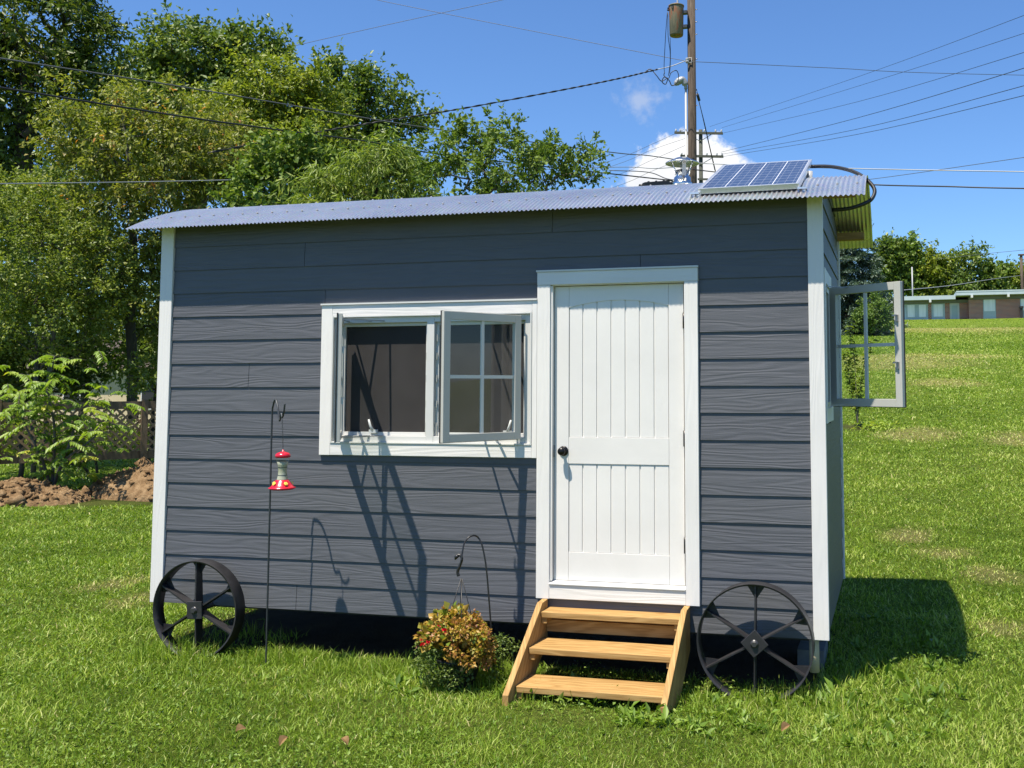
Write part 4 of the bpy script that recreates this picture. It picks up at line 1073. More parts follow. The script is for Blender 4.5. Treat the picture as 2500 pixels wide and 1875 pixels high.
tree('dark_tree', 'tallest dark green tree filling the top left corner behind the others', 'tree', gxy(20, 29), [blob(60, 60, 29, 150, 120), blob(195, 105, 29, 62, 75), blob(-120, 120, 29, 160, 170), blob(20, 260, 29.5, 150, 130), blob(150, 190, 29, 90, 70), blob(110, -60, 29, 70, 80), blob(-30, 420, 30, 160, 130)],
     430, 90, .14, .25, .42, M['leaf_dark'], M['bark'], .32, .62, GL, .35, .42)
tree('maple_tree', 'tall maple with a domed crown standing far behind the bronze leaved tree', 'tree', gxy(430, 37), [blob(425, 135, 37, 105, 75), blob(535, 115, 37, 68, 48), blob(325, 165, 37, 62, 62), blob(440, 260, 37, 170, 110), blob(600, 130, 37, 28, 30), blob(260, 300, 38, 90, 120)],
     360, 84, .15, .25, .6, M['leaf_maple'], M['bark'], .30, .62, GL, .2, .5)
tree('hickory_tree', 'yellow green tree between the two dark maples, crown catching full sun', 'tree', gxy(590, 34), [blob(590, 215, 34, 95, 80), blob(660, 215, 34, 75, 65), blob(520, 270, 34, 85, 90), blob(640, 320, 34, 130, 80)],
     300, 84, .13, .23, .5, M['leaf_light'], M['bark'], .26, .55, GL, .25, .5)
tree('maple_tree', 'open dark maple reaching out to the right over the pale drooping foliage', 'tree', gxy(770, 38), [blob(745, 170, 38, 45, 45), blob(800, 200, 38, 58, 46), blob(855, 218, 38, 42, 22), blob(760, 270, 38, 100, 62), blob(900, 262, 38, 36, 20), blob(780, 350, 38, 130, 70)],
     230, 62, .15, .25, .6, M['leaf_maple'], M['bark'], .24, .60, GL, .2, .45)
tp = [tuple(far(px, py, 21)) for px, py in ((288, 905), (285, 870), (287, 780), (280, 690), (289, 590), (287, 480), (283, 380), (270, 290), (262, 220))]
tree('bronze_tree', 'olive and bronze leaved tree with a straight dark trunk just behind the lattice fence', 'tree', gxy(288, 21), [blob(330, 330, 21, 175, 130), blob(190, 285, 21, 95, 110), blob(440, 320, 21.3, 110, 110), blob(250, 500, 21, 140, 120), blob(400, 440, 21, 120, 90), blob(320, 640, 20.7, 70, 90), blob(205, 640, 20.7, 60, 60), blob(400, 600, 21, 90, 130)],
     560, 62, .085, .145, .42, M['leaf_olive'], M['barkgrey'], .105, .34, GL, .55, .45, csd=.15, trunk_pts=tp)
tree('young_tree', 'fresh green tree with small dense leaves and thin twin stems at the left edge', 'tree', gxy(85, 19.6), [blob(60, 560, 19.6, 150, 120), blob(20, 450, 19.6, 90, 70), blob(200, 590, 19.9, 85, 110), blob(100, 690, 19.6, 130, 90), blob(150, 480, 20.2, 70, 60)],
     420, 72, .05, .09, .6, M['leaf_fine'], M['barkgrey'], .05, .30, GL, .1, .5, stems=2)
tree('redbud_tree', 'blue green round leaved tree just over the left part of the metal roof', 'tree', gxy(600, 16.5), [blob(600, 375, 16.5, 75, 62), blob(545, 420, 16.5, 60, 50), blob(650, 330, 16.5, 45, 40), blob(590, 490, 16.5, 110, 80)],
     170, 54, .07, .11, .85, M['leaf_lilac'], M['bark'], .07, .26, GL, .4, .62)
tree('peach_tree', 'pale green tree with long narrow drooping leaves rising behind the roof', 'tree', gxy(790, 13.4), [blob(770, 375, 13.4, 85, 52), blob(700, 415, 13.4, 75, 40), blob(850, 345, 13.4, 45, 48), blob(860, 420, 13.4, 90, 40), blob(780, 520, 13.4, 140, 90)],
     230, 56, .10, .16, .17, M['leaf_peach'], M['bark'], .06, .20, GL, .9, .5, up=.3)
tree('lilac_tree', 'loose waxy leaved small tree against the sky behind the middle of the roof', 'tree', gxy(1090, 12.2), [blob(1085, 290, 12.2, 70, 62), blob(1005, 320, 12.2, 65, 50), blob(1185, 345, 12.2, 75, 50), blob(1095, 365, 12.2, 150, 60), blob(925, 345, 12.2, 60, 60), blob(1262, 350, 12.2, 42, 55), blob(1080, 500, 12.2, 200, 100)],
     300, 42, .05, .085, .52, M['leaf_lilac'], M['twig'], .05, .155, GL, .15, .55, trunk_top=.7, shell=.3)
for k, (px, py, h) in enumerate(((1015, 235, 60), (1065, 232, 60), (1110, 262, 50), (1175, 305, 50), (1225, 310, 45), (1275, 300, 60), (960, 290, 40))):
    pass
tree('elm_tree', 'shaded mid green tree filling the gap between the twin stems and the dark trunk', 'tree', gxy(180, 24), [blob(150, 640, 24, 120, 110), blob(240, 720, 24, 90, 80), blob(60, 700, 24, 110, 90), blob(320, 700, 24, 60, 80), blob(120, 480, 25, 120, 110)],
     340, 56, .10, .16, .55, M['leaf_maple'], M['bark'], .09, .42, GL, .2, .5)
GS = 'shrubs behind the lattice fence'
tree('shrub', 'dark shrub behind the lattice fence at the left edge of the lawn', 'shrub', gxy(50, 20.5), [blob(50, 790, 20.5, 100, 70), blob(150, 800, 20.6, 60, 60), blob(-40, 760, 20.5, 60, 70)], 200, 60, .07, .11, .55, M['leaf_dark'], M['bark'], .05, .3, GS, .2, .45)
tree('shrub', 'bright leaved shrub behind the fence post beside the house corner', 'shrub', gxy(320, 20.8), [blob(318, 822, 20.3, 42, 40), blob(365, 790, 20.8, 40, 60)], 60, 44, .06, .10, .6, M['leaf_fine'], M['bark'], .04, .24, GS, .2, .5)

tree('shrub', 'low sunlit leafy shrub showing through the diamonds of the lattice fence', 'shrub', gxy(200, 22.5), [blob(210, 945, 22.5, 120, 34), blob(90, 950, 22.3, 110, 36), blob(310, 945, 22.6, 70, 36), blob(0, 950, 22.2, 80, 36)], 170, 40, .06, .10, .6, M['leaf_fine'], M['bark'], .03, .28, GS, .2, .42, trunk_top=.5, stems=3)

def compound_sapling():
    """walnut-like sapling: arching stalks carrying paired leaflets."""
    x, y = gxy(112, 17.6); z = float(height(x, y))
    T = thing('sapling', (x, y, z), 'bright green sapling with long feathery compound leaves in front of the lattice fence', 'sapling')
    mb = MB(); sets = []
    stems = [(112, 1060, [(118, 930), (105, 850), (118, 770)]), (112, 1060, [(150, 960), (170, 900), (215, 860)]), (112, 1060, [(90, 990), (60, 930), (40, 880)]), (112, 1060, [(135, 1000), (185, 960), (225, 925)])]
    tips = []
    for bx, by, pts in stems:
        P = [far(bx, by, 17.6)] + [far(a, b, 17.6 + RNG.normal(0, .15)) for a, b in pts]
        S = spline(P, 6); mb.tube(S, np.linspace(.028, .010, len(S)), 6); tips += S[4:]
    C, A, Nn, L, W, T_ = [], [], [], [], [], []
    for _ in range(200):
        if RNG.random() < .4: p = tips[RNG.integers(len(tips))]
        else:
            q = RNG.integers(6); cx, cy, rx, ry = [(110, 810, 115, 55), (185, 890, 85, 55), (75, 930, 85, 70), (190, 960, 70, 60), (60, 860, 70, 50), (130, 1030, 90, 40)][q]
            p = far(cx + RNG.uniform(-rx, rx), cy + RNG.uniform(-ry, ry), 17.6 + RNG.normal(0, .35))
        a = RNG.uniform(0, 2 * PI); ln = RNG.uniform(.25, .5); d = np.array([math.cos(a), math.sin(a) * .8, RNG.uniform(-.1, .9)]); d /= np.linalg.norm(d)
        S = [p + d * ln * t + np.array([0, 0, -.30 * ln * t * t * 1.6]) for t in np.linspace(0, 1, 9)]
        mb.tube(S, .0035, 4, False); t0 = np.clip(RNG.normal(.5, .2), 0, 1)
        for i in range(2, 9):
            fw = S[i] - S[i - 1]; fw /= np.linalg.norm(fw); sd = np.cross(fw, [0, 0, 1.]); sd /= np.linalg.norm(sd)
            for sg in (1, -1):
                C.append(S[i]); A.append(sd * sg + fw * .55 + np.array([0, 0, -.6])); Nn.append(np.array([0, 0, 1]) + RNG.normal(0, .2, 3)); l = RNG.uniform(.09, .15); L.append(l); W.append(l * .42); T_.append(np.clip(t0 + RNG.normal(0, .1), 0, .97))
    mb.build('stem', M['barkgrey'], T, recalc=False)
    leaf_object('foliage', [(np.array(C), np.array(A), np.array(Nn), np.array(L), np.array(W), np.array(T_))], M['leaf_walnut'], T)
compound_sapling()

# ------------------------------------------------------------------ lattice fence, soil heap, neighbour's house (left)
def fence():
    A = far(-160, 1000, 17.6); B = far(420, 1000, 20.2); A[2] = B[2] = 0
    d = (B - A); L = np.linalg.norm(d[:2]); d /= np.linalg.norm(d); n = np.array([-d[1], d[0], 0]); z = np.array([0, 0, 1.])
    zb, zt = .66, 1.62
    F = thing('lattice_fence', (A + B) / 2, 'weathered wooden lattice fence with diamond openings behind the soil heap', 'fence')
    def beam(name, t0, t1, z0, z1, off, th, b):
        m = MB(); m.board = b; c = A + d * (t0 + t1) / 2 + z * (z0 + z1) / 2 + n * off
        m.obox(c, d * (t1 - t0) / 2, n * th, z * (z1 - z0) / 2); m.build(name, M['oldwood'], F)
    beam('rail', 0, L, zt - .12, zt + .03, 0, .02, 1); beam('rail', 0, L, zb - .13, zb + .02, 0, .02, 2)
    # a post stands where the photo shows one
    tp = np.dot(far(309, 940, 19.72) - A, d); ps = [tp - 2.44 * k for k in range(-1, 4)]
    for i, t in enumerate(p for p in ps if 0 <= p <= L): beam('post', t - .055, t + .055, -.1, zt + .06, -.03, .055, 5 + i)
    m = MB(); sp = .165; w = .02
    hgt = (zt - .12) - (zb + .02); k = -hgt
    while k < L:
        for sg, off in ((1, .006), (-1, -.006)):
            a0, a1 = (k, k + hgt) if sg > 0 else (k + hgt, k)
            p, q = A + d * a0 + z * (zb + .02), A + d * a1 + z * (zt - .12)
            u = q - p; ln = np.linalg.norm(u); u /= ln; v = np.cross(u, n)
            m.obox((p + q) / 2 + n * off, u * ln / 2, n * .005, v * w)
        k += sp
    m.build('lattice_panel', M['lattice'], F)
fence()
def heap(cx, cy, rx, ry, h, label, seed):
    n = 90; r = np.random.default_rng(seed)
    u = np.linspace(-1, 1, n); U, V = np.meshgrid(u, u)
    X, Y = cx + U * rx, cy + V * ry; R = np.sqrt(U * U + V * V)
    prof = np.clip(1 - R, 0, 1) ** .8
    Z = h * prof
    for s, a in ((3.1, .16), (6.5, .10), (14, .05), (29, .028)):
        for j in range(3): th = r.uniform(0, PI); Z += a * h * prof ** .35 * (R < 1) * np.abs(np.sin((X * math.cos(th) + Y * math.sin(th)) * s + r.uniform(0, 6) + 1.2 * np.sin(s * .6 * (Y * math.cos(th) - X * math.sin(th))))) * (1 if s > 5 else .7)
    Z = height(X, Y) + Z - .05 + r.normal(0, .012, Z.shape) * (R < .95)
    Vt = np.stack([X, Y, Z], -1).reshape(-1, 3); idx = np.arange(n * n).reshape(n, n)
    F4 = np.stack([idx[:-1, :-1], idx[:-1, 1:], idx[1:, 1:], idx[1:, :-1]], -1).reshape(-1, 4)
    # clods lying on the heap
    V2, F2 = [], []; base = len(Vt)
    for _ in range(420):
        a, q = r.uniform(0, 2 * PI), min(.985, math.sqrt(r.uniform(.02, 1.0))); i, j = int((math.sin(a) * q + 1) / 2 * (n - 1)), int((math.cos(a) * q + 1) / 2 * (n - 1))
        c = Vt[i * n + j]; s = r.gamma(2.2, .016) + .012
        o = [np.array(k) * s * r.uniform(.6, 1.3) for k in ((1, 0, 0), (0, 1, 0), (-1, 0, 0), (0, -1, 0), (0, 0, .8), (0, 0, -.6))]
        b = base + len(V2); V2 += [c + k + r.normal(0, s * .15, 3) for k in o]
        F2 += [(b, b + 1, b + 4), (b + 1, b + 2, b + 4), (b + 2, b + 3, b + 4), (b + 3, b, b + 4), (b + 1, b, b + 5), (b + 2, b + 1, b + 5), (b + 3, b + 2, b + 5), (b, b + 3, b + 5)]
    o = fast_mesh('soil_heap', np.concatenate([Vt, np.array(V2)]), F2, F4, M['soil'])
    tag(o, label, 'soil heap')
q = at(300 * K, 1075 * K, 2, .0); heap(q[0] + .55, q[1] + .55, 2.0, 1.1, .50, 'big heap of loose brown soil below the fence post near the house', 3)
q = at(15 * K, 1090 * K, 2, .0); heap(q[0] - .3, q[1] + .5, 1.3, .9, .27, 'low pile of brown soil at the left edge of the lawn', 5)

def neighbour():
    c = far(250, 800, 42); y = float(c[1]); x = float(c[0])
    Hn = thing('neighbour_house', (x, y, 0), 'cream walled house glimpsed through the foliage above the lattice fence', 'house')
    m = MB(); m.box(x - 7.5, x + 4.2, y, y + 6, -.1, 2.75); m.build('wall', M['cream'], Hn)
    m = MB(); m.prism([(x - 7.9, y - .4, 2.70), (x - 7.9, y + 6.4, 2.70), (x - 7.9, y + 3, 4.3)], (12.5, 0, 0)); m.build('roof', M['roofbrown'], Hn)
    for wx in (-2.6, 1.3):
        m = MB(); m.box(x + wx, x + wx + .9, y - .03, y - .005, 1.0, 2.1); w = m.build('window', M['vinyl'], Hn)
        m = MB(); m.box(x + wx + .06, x + wx + .84, y - .04, y - .031, 1.06, 2.04); m.build('pane', M['gasket'], w)
neighbour()

# ------------------------------------------------------------------ hill side: ranch house, spruce, far trees, sapling
def ranch():
    YW, YF = 136.2, 134.6
    def X(px, y=YW): return float(at(2100 + px / 5.53, 760, 1, y)[0])
    def Zc(py, y=YW, px=1000): return float(at(2100 + px / 5.53, 580 + py / 5.53, 1, y)[2])
    R = thing('brick_house', (X(1200), YW, 10.8), 'long low red brick house with a flat pale roof on top of the grassy hill', 'house')
    zg = 10.2
    zl0, zl1 = Zc(848), Zc(795); zr0, zr1 = Zc(782, YF, 1700), Zc(728, YF, 1700)
    xs, xr = X(1300, YF - 1), X(2900)
    m = MB(); m.box(X(-1400), xs, YW - 1.3, YW + 9, zl0, zl1); m.build('roof', M['fascia'], R)
    m = MB(); m.box(xs + .01, xr, YF - 1.3, YW + 9, zr0, zr1); m.box(xs + .01, xr, YF - 1.33, YF - 1.301, zr1 - .12, zr1 + .05); m.build('roof', M['fascia'], R)
    m = MB(); zt = Zc(888); m.box(X(-1400), X(1460), YW - .35, YW + 8, zt, zl0 - .01); m.build('soffit', M['soffit'], R)
    m = MB(); zt2 = Zc(836, YF, 1700); m.box(X(1462), xr - .5, YF - .25, YF + 8, zt2, zr0 - .01); m.build('soffit', M['soffit'], R)
    for a, b in ((-1300, 300),): m = MB(); m.box(X(a), X(b), YW + 1.5, YW + 1.8, zg, zt - .01); m.build('wall', M['brick'], R)
    for a, b in ((405, 470), (918, 962), (1146, 1210), (1342, 1458)): m = MB(); m.box(X(a), X(b), YW, YW + .3, zg, zt - .01); m.build('wall', M['brick'], R)
    m = MB(); m.box(X(300), X(404), YW + 1.2, YW + 1.4, zg, zt - .01); m.build('garage_door', M['roofbrown'], R)
    for a, b in ((471, 610), (611, 764), (765, 917), (963, 1145)):
        m = MB(); m.box(X(a), X(b), YW + .05, YW + .25, zg, zt - .01); w = m.build('window', M['fascia'], R)
        m = MB(); m.box(X(a) + .28, X(b) - .28, YW, YW + .049, Zc(1068), Zc(903)); m.build('pane', M['housewin'], w)
    m = MB(); m.box(X(1211), X(1341), YW + .1, YW + .3, zg, zt - .01); d = m.build('door', M['vinyl'], R)
    m = MB(); m.box(X(1236), X(1316), YW + .06, YW + .099, zg + .2, Zc(922)); m.build('door_pane', M['fascia'], d)
    f = lambda p: X(p, YF)
    m = MB(); m.box(f(1470), f(1660), YF, YF + .3, zg, zt2 - .01); m.box(f(1470), f(1470) + .25, YF + .31, YW - .01, zg, zt2 - .01); m.build('wall', M['brick'], R)
    m = MB(); m.box(f(1836), f(2160), YF, YF + .3, zg, zt2 - .01); m.build('wall', M['brick'], R)
    m = MB(); m.box(f(2330), f(2880), YF, YF + .3, zg, zt2 - .01); m.build('wall', M['brick'], R)
    for a, b in ((1661, 1835), (2161, 2329)):
        m = MB(); m.box(f(a), f(b), YF + .05, YF + .25, zg, zt2 - .01); w = m.build('window', M['fascia'], R)
        m = MB(); m.box(f(a) + .12, f(b) - .12, YF, YF + .049, Zc(1008, YF), Zc(845, YF)); m.build('pane', M['housewin'], w)
    for p, y, z in ((425, YW - 1.5, zl0), (950, YW - 1.5, zl0), (1515, YF - 1.5, zr0), (2010, YF - 1.5, zr0)):
        m = MB(); x = X(p, y); m.box(x - .14, x + .14, y, y + 1.4, z - .36, z - .011); m.build('roof_beam', M['vinyl'], R)
    m = MB(); x = f(2168); m.box(x - .18, x + .18, YF - .8, YF - .5, zg, 12.05); m.box(x - .26, x + .26, YF - .9, YF - .4, 12.051, 12.3); o = m.build('grill', M['gasket'], None)
    tag(o, 'black upright barbecue at the far corner of the brick house', 'barbecue')
ranch()
GF = 'trees behind the brick house'
for lab, px, top, w, mt in (('tall dark tree nearest the spruce behind the brick house', 1925, 523, 27, 'leaf_maple'), ('slim pointed tree behind the brick house, second from the spruce', 1966, 523, 20, 'leaf_far'), ('rounded yellow green tree above the step in the brick house roof', 2010, 549, 30, 'leaf_light'),
                            ('widest tree of the row behind the brick house', 2098, 548, 58, 'leaf_maple'), ('small round tree behind the right wing of the brick house', 2165, 583, 26, 'leaf_far'), ('bushy low tree beside the distant pole', 2208, 584, 26, 'leaf_light')):
    D = 172
    bl = [blob(px, top + w * 1.0, D, w, w * .95), blob(px - w * .35, top + w * 1.5, D, w * .8, w * .8), blob(px + w * .4, top + w * 1.45, D, w * .75, w * .8), blob(px, top + 75, D, w * 1.05, 35)]
    if w < 22: bl = [blob(px, top + 26, D, w * .7, 30), blob(px, top + 70, D, w, 40)]
    tree('broadleaf_tree', lab, 'tree', gxy(px, D), bl, 150 if w > 50 else 95, 84, .42, .85, .6, M[mt], M['bark'], .3, 1.7 if w > 24 else 1.3, GF, .1, .5)
def spruce():
    D = 84; x, y = gxy(1846, D); zb = float(height(x, y)); top = far(1846, 408, D)[2]; H = top - zb
    T = thing('spruce_tree', (x, y, zb), 'blue grey spruce with layered drooping boughs on the slope behind the house', 'tree')
    mb = MB(); mb.tube([(x, y, zb - .2), (x, y, top)], [.2, .02], 8); C = []
    for k in range(34):
        t = k / 34; z = zb + .5 + (H - .6) * t; R = 3.9 * (1 - t) ** .75 * RNG.uniform(.8, 1.1) + .15
        for j in range(int(7 + 5 * (1 - t))):
            a = RNG.uniform(0, 2 * PI); r = R * RNG.uniform(.75, 1.1); e = np.array([x + r * math.cos(a), y + r * math.sin(a), z - .22 * r])
            mb.tube([(x, y, z), tuple(e)], [.04, .012], 4, False)
            for s in np.linspace(.3, 1.02, max(3, int(r * 3))): C.append(np.array([x, y, z]) * (1 - s) + e * s + RNG.normal(0, .05, 3))
    mb.build('trunk', M['bark'], T, recalc=False)
    C = np.array(C); n = 30; idx = np.repeat(np.arange(len(C)), n); N_ = len(idx)
    c = C[idx] + RNG.normal(0, 1, (N_, 3)) * np.array([.17, .17, .06]); ax = (C[idx] - np.array([x, y, 0])); ax[:, 2] = -.25; ax = ax / np.linalg.norm(ax, axis=1, keepdims=True) + RNG.normal(0, .55, (N_, 3)); nr = RNG.normal(0, .5, (N_, 3)); nr[:, 2] += 1
    L = RNG.uniform(.2, .4, N_)
    leaf_object('foliage', [(c, ax, nr, L, L * .28, np.clip(RNG.normal(.5, .22, N_), 0, 1))], M['leaf_spruce'], T)
spruce()
tree('shrub', 'round green bush beside the blue spruce on the slope', 'shrub', gxy(1893, 80), [blob(1890, 672, 80, 24, 34), blob(1905, 688, 80, 20, 24), blob(1875, 690, 80, 26, 26)], 90, 50, .14, .26, .6, M['leaf_far'], M['bark'], .08, .5, None, .1, .5)
def garden_sapling():
    x, y = float(BED[0]), float(BED[1]); z = float(height(x, y)); D = float((np.array([x, y, z]) - CAM) @ RM[:, 1])
    T = thing('sapling', (x, y, z), 'slender sapling with long curled leaves seen through the open side window', 'sapling')
    mb = MB(); C, A, Nn, L = [], [], [], []
    for pts in ([(1853, 922), (1850, 860), (1846, 780), (1834, 705)], [(1853, 922), (1856, 850), (1868, 780), (1884, 735)], [(1853, 922), (1845, 870), (1835, 820), (1826, 760)]):
        S = spline([far(a, b, D + RNG.normal(0, .12)) for a, b in pts], 10); mb.tube(S, np.linspace(.013, .004, len(S)), 6)
        for i in range(7, len(S)):
            for _ in range(6 if pts[-1][1] != 735 or i < 22 else 3):
                a = RNG.uniform(0, 2 * PI); C.append(S[i]); A.append((math.cos(a), math.sin(a), RNG.uniform(-.7, .5))); Nn.append(RNG.normal(0, .4, 3) + np.array([0, 0, 1])); L.append(RNG.uniform(.09, .17))
    mb.build('stem', M['twig'], T, recalc=False); L = np.array(L)
    leaf_object('foliage', [(np.array(C), np.array(A), np.array(Nn), L, L * .42, np.clip(RNG.normal(.4, .22, len(L)), 0, .9))], M['leaf_fine'], T, fold=.35)
    c = np.stack([x + RNG.normal(.35, .28, 260), y + RNG.normal(-.25, .3, 260), np.zeros(260)], 1); c[:, 2] = height(c[:, 0], c[:, 1]) + RNG.uniform(.0, .13, 260)
    ax = RNG.normal(0, 1, (260, 3)); ax[:, 2] = np.abs(ax[:, 2]) * .6; nr = RNG.normal(0, .3, (260, 3)) + np.array([0, 0, 1]); L = RNG.uniform(.06, .13, 260)
    o = leaf_object('ground_cover', [(c, ax, nr, L, L * .4, np.clip(RNG.normal(.72, .15, 260), 0, .95))], M['leaf_walnut'])
    tag(o, 'yellow green low plants in the mulch bed at the foot of the sapling', 'ground cover', kind='stuff')
garden_sapling()

# ------------------------------------------------------------------ utility poles, transformer, lines
U = lambda x, y: (1560 + x / 3.457, y / 3.457)
def poles():
    px_ = float(at(1690, 300, 1, 20)[0]); zb = float(height(px_, 20))
    P = thing('utility_pole', (px_, 20, zb), 'thick weathered wooden utility pole carrying the rusty transformer', 'utility pole', 'utility poles')
    m = MB(); m.tube([(px_ + .02, 20, zb - .3), (px_, 20, 7), (px_ - .01, 20, 14.8)], [.135, .122, .105], 18); m.build('pole', M['pole'], P)
    for z, s in ((12.3, 1), (11.95, 1), (11.6, 1), (9.6, 1), (10.9, 1)):
        m = MB(); m.tube([(px_ + .11, 19.97, z), (px_ + .17, 19.96, z)], .012, 6); m.build('pole_step', M['steel'], P)
    # conduit riser with weatherhead
    rx = float(at(*U(395, 1000), 1, 19.9)[0]); zt = float(at(*U(390, 750), 1, 19.9)[2]); zh = float(at(*U(345, 670), 1, 19.9)[2])
    m = MB(); m.tube([(rx, 19.93, zb), (rx, 19.93, zt)], .030, 12); r = m.build('riser_pipe', M['white_pvc'], P)
    m = MB(); m.tube(spline([(rx, 19.93, zt), (rx - .01, 19.91, zt + .12), (rx - .08, 19.88, zh - .03), (rx - .2, 19.85, zh - .08), (rx - .28, 19.83, zh - .17)], 5), [.045] * 5 + [.085] * 5 + [.10] * 6 + [.085] * 3 + [.045] * 2, 14); m.build('weatherhead', M['wirewhite'], r)
    # spool insulator rack
    zi = float(at(*U(410, 510), 1, 19.85)[2]); m = MB(); m.lathe([(.05, -.05), (.055, -.02), (.03, 0), (.055, .02), (.05, .05)], (px_ - .10, 19.86, zi), 14); m.tube([(px_ - .13, 19.86, zi - .07), (px_ + .02, 19.86, zi - .07), (px_ + .02, 19.86, zi + .07), (px_ - .13, 19.86, zi + .07)], .012, 6); m.build('insulator', M['ceramic'], P)
    # transformer
    tx = float(at(*U(315, 150), 1, 19.8)[0]); z0 = float(at(*U(310, 305), 1, 19.8)[2]); z1 = float(at(*U(310, 45), 1, 19.8)[2])
    T = thing('transformer', (tx, 19.8, z0), 'rust streaked cylindrical transformer bolted to the wooden pole', 'transformer')
    m = MB(); m.lathe([(.0001, z0), (.175, z0), (.19, z0 + .03), (.205, z1 - .08), (.205, z1 - .04)], (tx, 19.8, 0), 30); m.build('tank', M['transformer'], T)
    m = MB(); m.lathe([(.206, z1 - .05), (.218, z1 - .05), (.218, z1 - .015), (.15, z1 + .015), (.0001, z1 + .025)], (tx, 19.8, 0), 30); m.build('lid', M['transformer'], T)
    for z in (z1 - .22, z0 + .25):
        m = MB(); m.box(tx + .16, px_ - .08, 19.75, 19.9, z - .04, z + .04); m.build('mounting_bracket', M['hook'], T)
    for x, y, z in ((-.20, -.12, z1 - .13), (-.06, -.2, z1 - .10)):
        m = MB(); m.lathe([(.03, -.05), (.035, -.03), (.02, -.02), (.035, -.005), (.02, .01), (.03, .03)], (tx + x, 19.8 + y, z), 10); m.build('bushing', M['wire'], T)
    m = MB(); m.lathe([(.022, -.1), (.03, -.07), (.018, -.04), (.03, -.01), (.018, .02), (.03, .05), (.012, .09)], (tx + .05, 19.74, z1 + .10), 10); m.build('bushing', M['ceramic'], T)
    # second pole far behind
    D2 = 58; x2 = float(at(1711, 380, 1, D2)[0]); zb2 = float(height(x2, D2)); zt2 = float(at(*U(520, 1095), 1, D2)[2])
    Q = thing('utility_pole', (x2, D2, zb2), 'more distant wooden pole with two crossarms, seen just right of the thick pole', 'utility pole', 'utility poles')
    m = MB(); m.tube([(x2, D2, zb2 - .2), (x2, D2, zt2)], [.17, .13], 12); m.build('pole', M['greypole'], Q)
    for xl, xr, yy in ((300, 708, 1120), (350, 712, 1316)):
        a = at(*U(xl, yy), 1, D2 - .2); b = at(*U(xr, yy + 6), 1, D2 - .2); m = MB(); c = (a + b) / 2; m.obox(c, (b - a) / 2, np.array([0, .06, 0]), np.array([0, 0, .075])); ar = m.build('crossarm', M['greypole'], Q)
        for sx in (.3, -.3):
            m = MB(); p = c + (b - a) * sx; m.tube([tuple(p), (x2, D2 - .15, c[2] - .55)], .025, 6); m.build('crossarm_brace', M['steel'], ar)
        for s in (.97, .85, .62, .12, .03):
            m = MB(); p = a + (b - a) * s; m.lathe([(.03, .07), (.07, .12), (.04, .15), (.07, .19), (.04, .24), (.0001, .26)], tuple(p), 10); m.build('insulator', M['ceramic'], ar)
    a = at(1500 + 450 / 2.212, 968 / 2.212, 1, D2 - .2); b = at(1500 + 505 / 2.212, 968 / 2.212, 1, D2 - .2); m = MB(); m.obox((a + b) / 2, (b - a) / 2, np.array([0, .05, 0]), np.array([0, 0, .06])); m.build('crossarm', M['greypole'], Q)
    # third pole at the far right
    x3 = float(at(2494, 650, 1, 160)[0]); z3 = float(at(2494, 622, 1, 160)[2]); m = MB(); zb3 = float(height(x3, 160))
    R_ = thing('utility_pole', (x3, 160, zb3), 'small far pole at the right edge above the brick house', 'utility pole', 'utility poles')
    m.tube([(x3, 160, zb3 - .2), (x3, 160, z3)], [.3, .2], 10); m.build('pole', M['pole'], R_)
    m = MB(); m.box(x3 - .45, x3 + .45, 159.7, 160.3, z3 - .12, z3 + .1); m.build('pole_top_bracket', M['pole'], R_)
    xw = float(at(2100 + 696 / 5.53, 620, 1, 158)[0]); m = MB(); m.tube([(xw, 158, 10.9), (xw, 158, float(at(2226, 580 + 398 / 5.53, 1, 158)[2]))], .11, 8); tag(m.build('mast', M['wirewhite'], None), 'thin pale mast among the trees behind the brick house', 'mast')
    return px_, tx, z0, z1
PX, TX, TZ0, TZ1 = poles()
GW = 'overhead lines'
def line(label, pts, r, mat='wire', name='power_line', n=6, wavy=0):
    P = [far(a, b, d) for a, b, d in pts]; S = spline(P, n) if len(P) > 2 else spline([P[0], (P[0] + P[1]) / 2 - np.array([0, 0, .004 * np.linalg.norm(P[1] - P[0])]), P[1]], 8)
    m = MB()
    if wavy:
        S = np.array(spline(P, 26)); ph = np.arange(len(S)) * .9
        for k in range(2): m.tube([p + np.array([0, math.cos(f + k * PI), math.sin(f + k * PI)]) * wavy for p, f in zip(S, ph)], r, 5)
        m.tube(list(S), r * .7, 5)
    else: m.tube(S, r, 6)
    tag(m.build(name, M[mat], None, recalc=False), label, 'cable', GW)
line('long grey cable crossing the left trees to the thick pole, above the thick black one', [(-120, 108, 14.5), (0, 126, 15.2), (396, 188, 17.5), (796, 256, 20.3), (980, 284, 21.8), (1321, 329, 25), (1400, 336, 25.8), (1480, 348, 26.8)], .013, 'wiregrey')
line('thick black cable crossing the left trees down to the splice case', [(-120, 168, 13.5), (0, 189, 14.2), (396, 252, 16.8), (620, 283, 18.6), (796, 306, 20.2), (980, 337, 22), (1416, 386, 26), (1448, 390, 26.5), (1478, 404, 26.7)], .016, 'wire')
line('bare pale cable running level through the left trees to the thick pole', [(-100, 399, 14), (0, 397, 15), (350, 392, 18), (799, 381, 21.5), (1000, 372, 23), (1330, 361, 25.5), (1416, 364, 26), (1488, 358, 26.8)], .010, 'wirewhite')
line('twisted black service cable rising from the trees to the insulator on the thick pole', [(450, 330, 20), (700, 283, 22), (858, 257, 23), (1000, 234, 24), (1200, 197, 25.5), (1330, 171, 26.2), (1420, 150, 26.7)], .011, 'wire', wavy=.014)
line('bare neutral wire from the twisted cable end to the thick pole', [(1420, 150, 26.7), (1450, 143, 26.75), (1482, 131, 26.8)], .012, 'wirewhite')
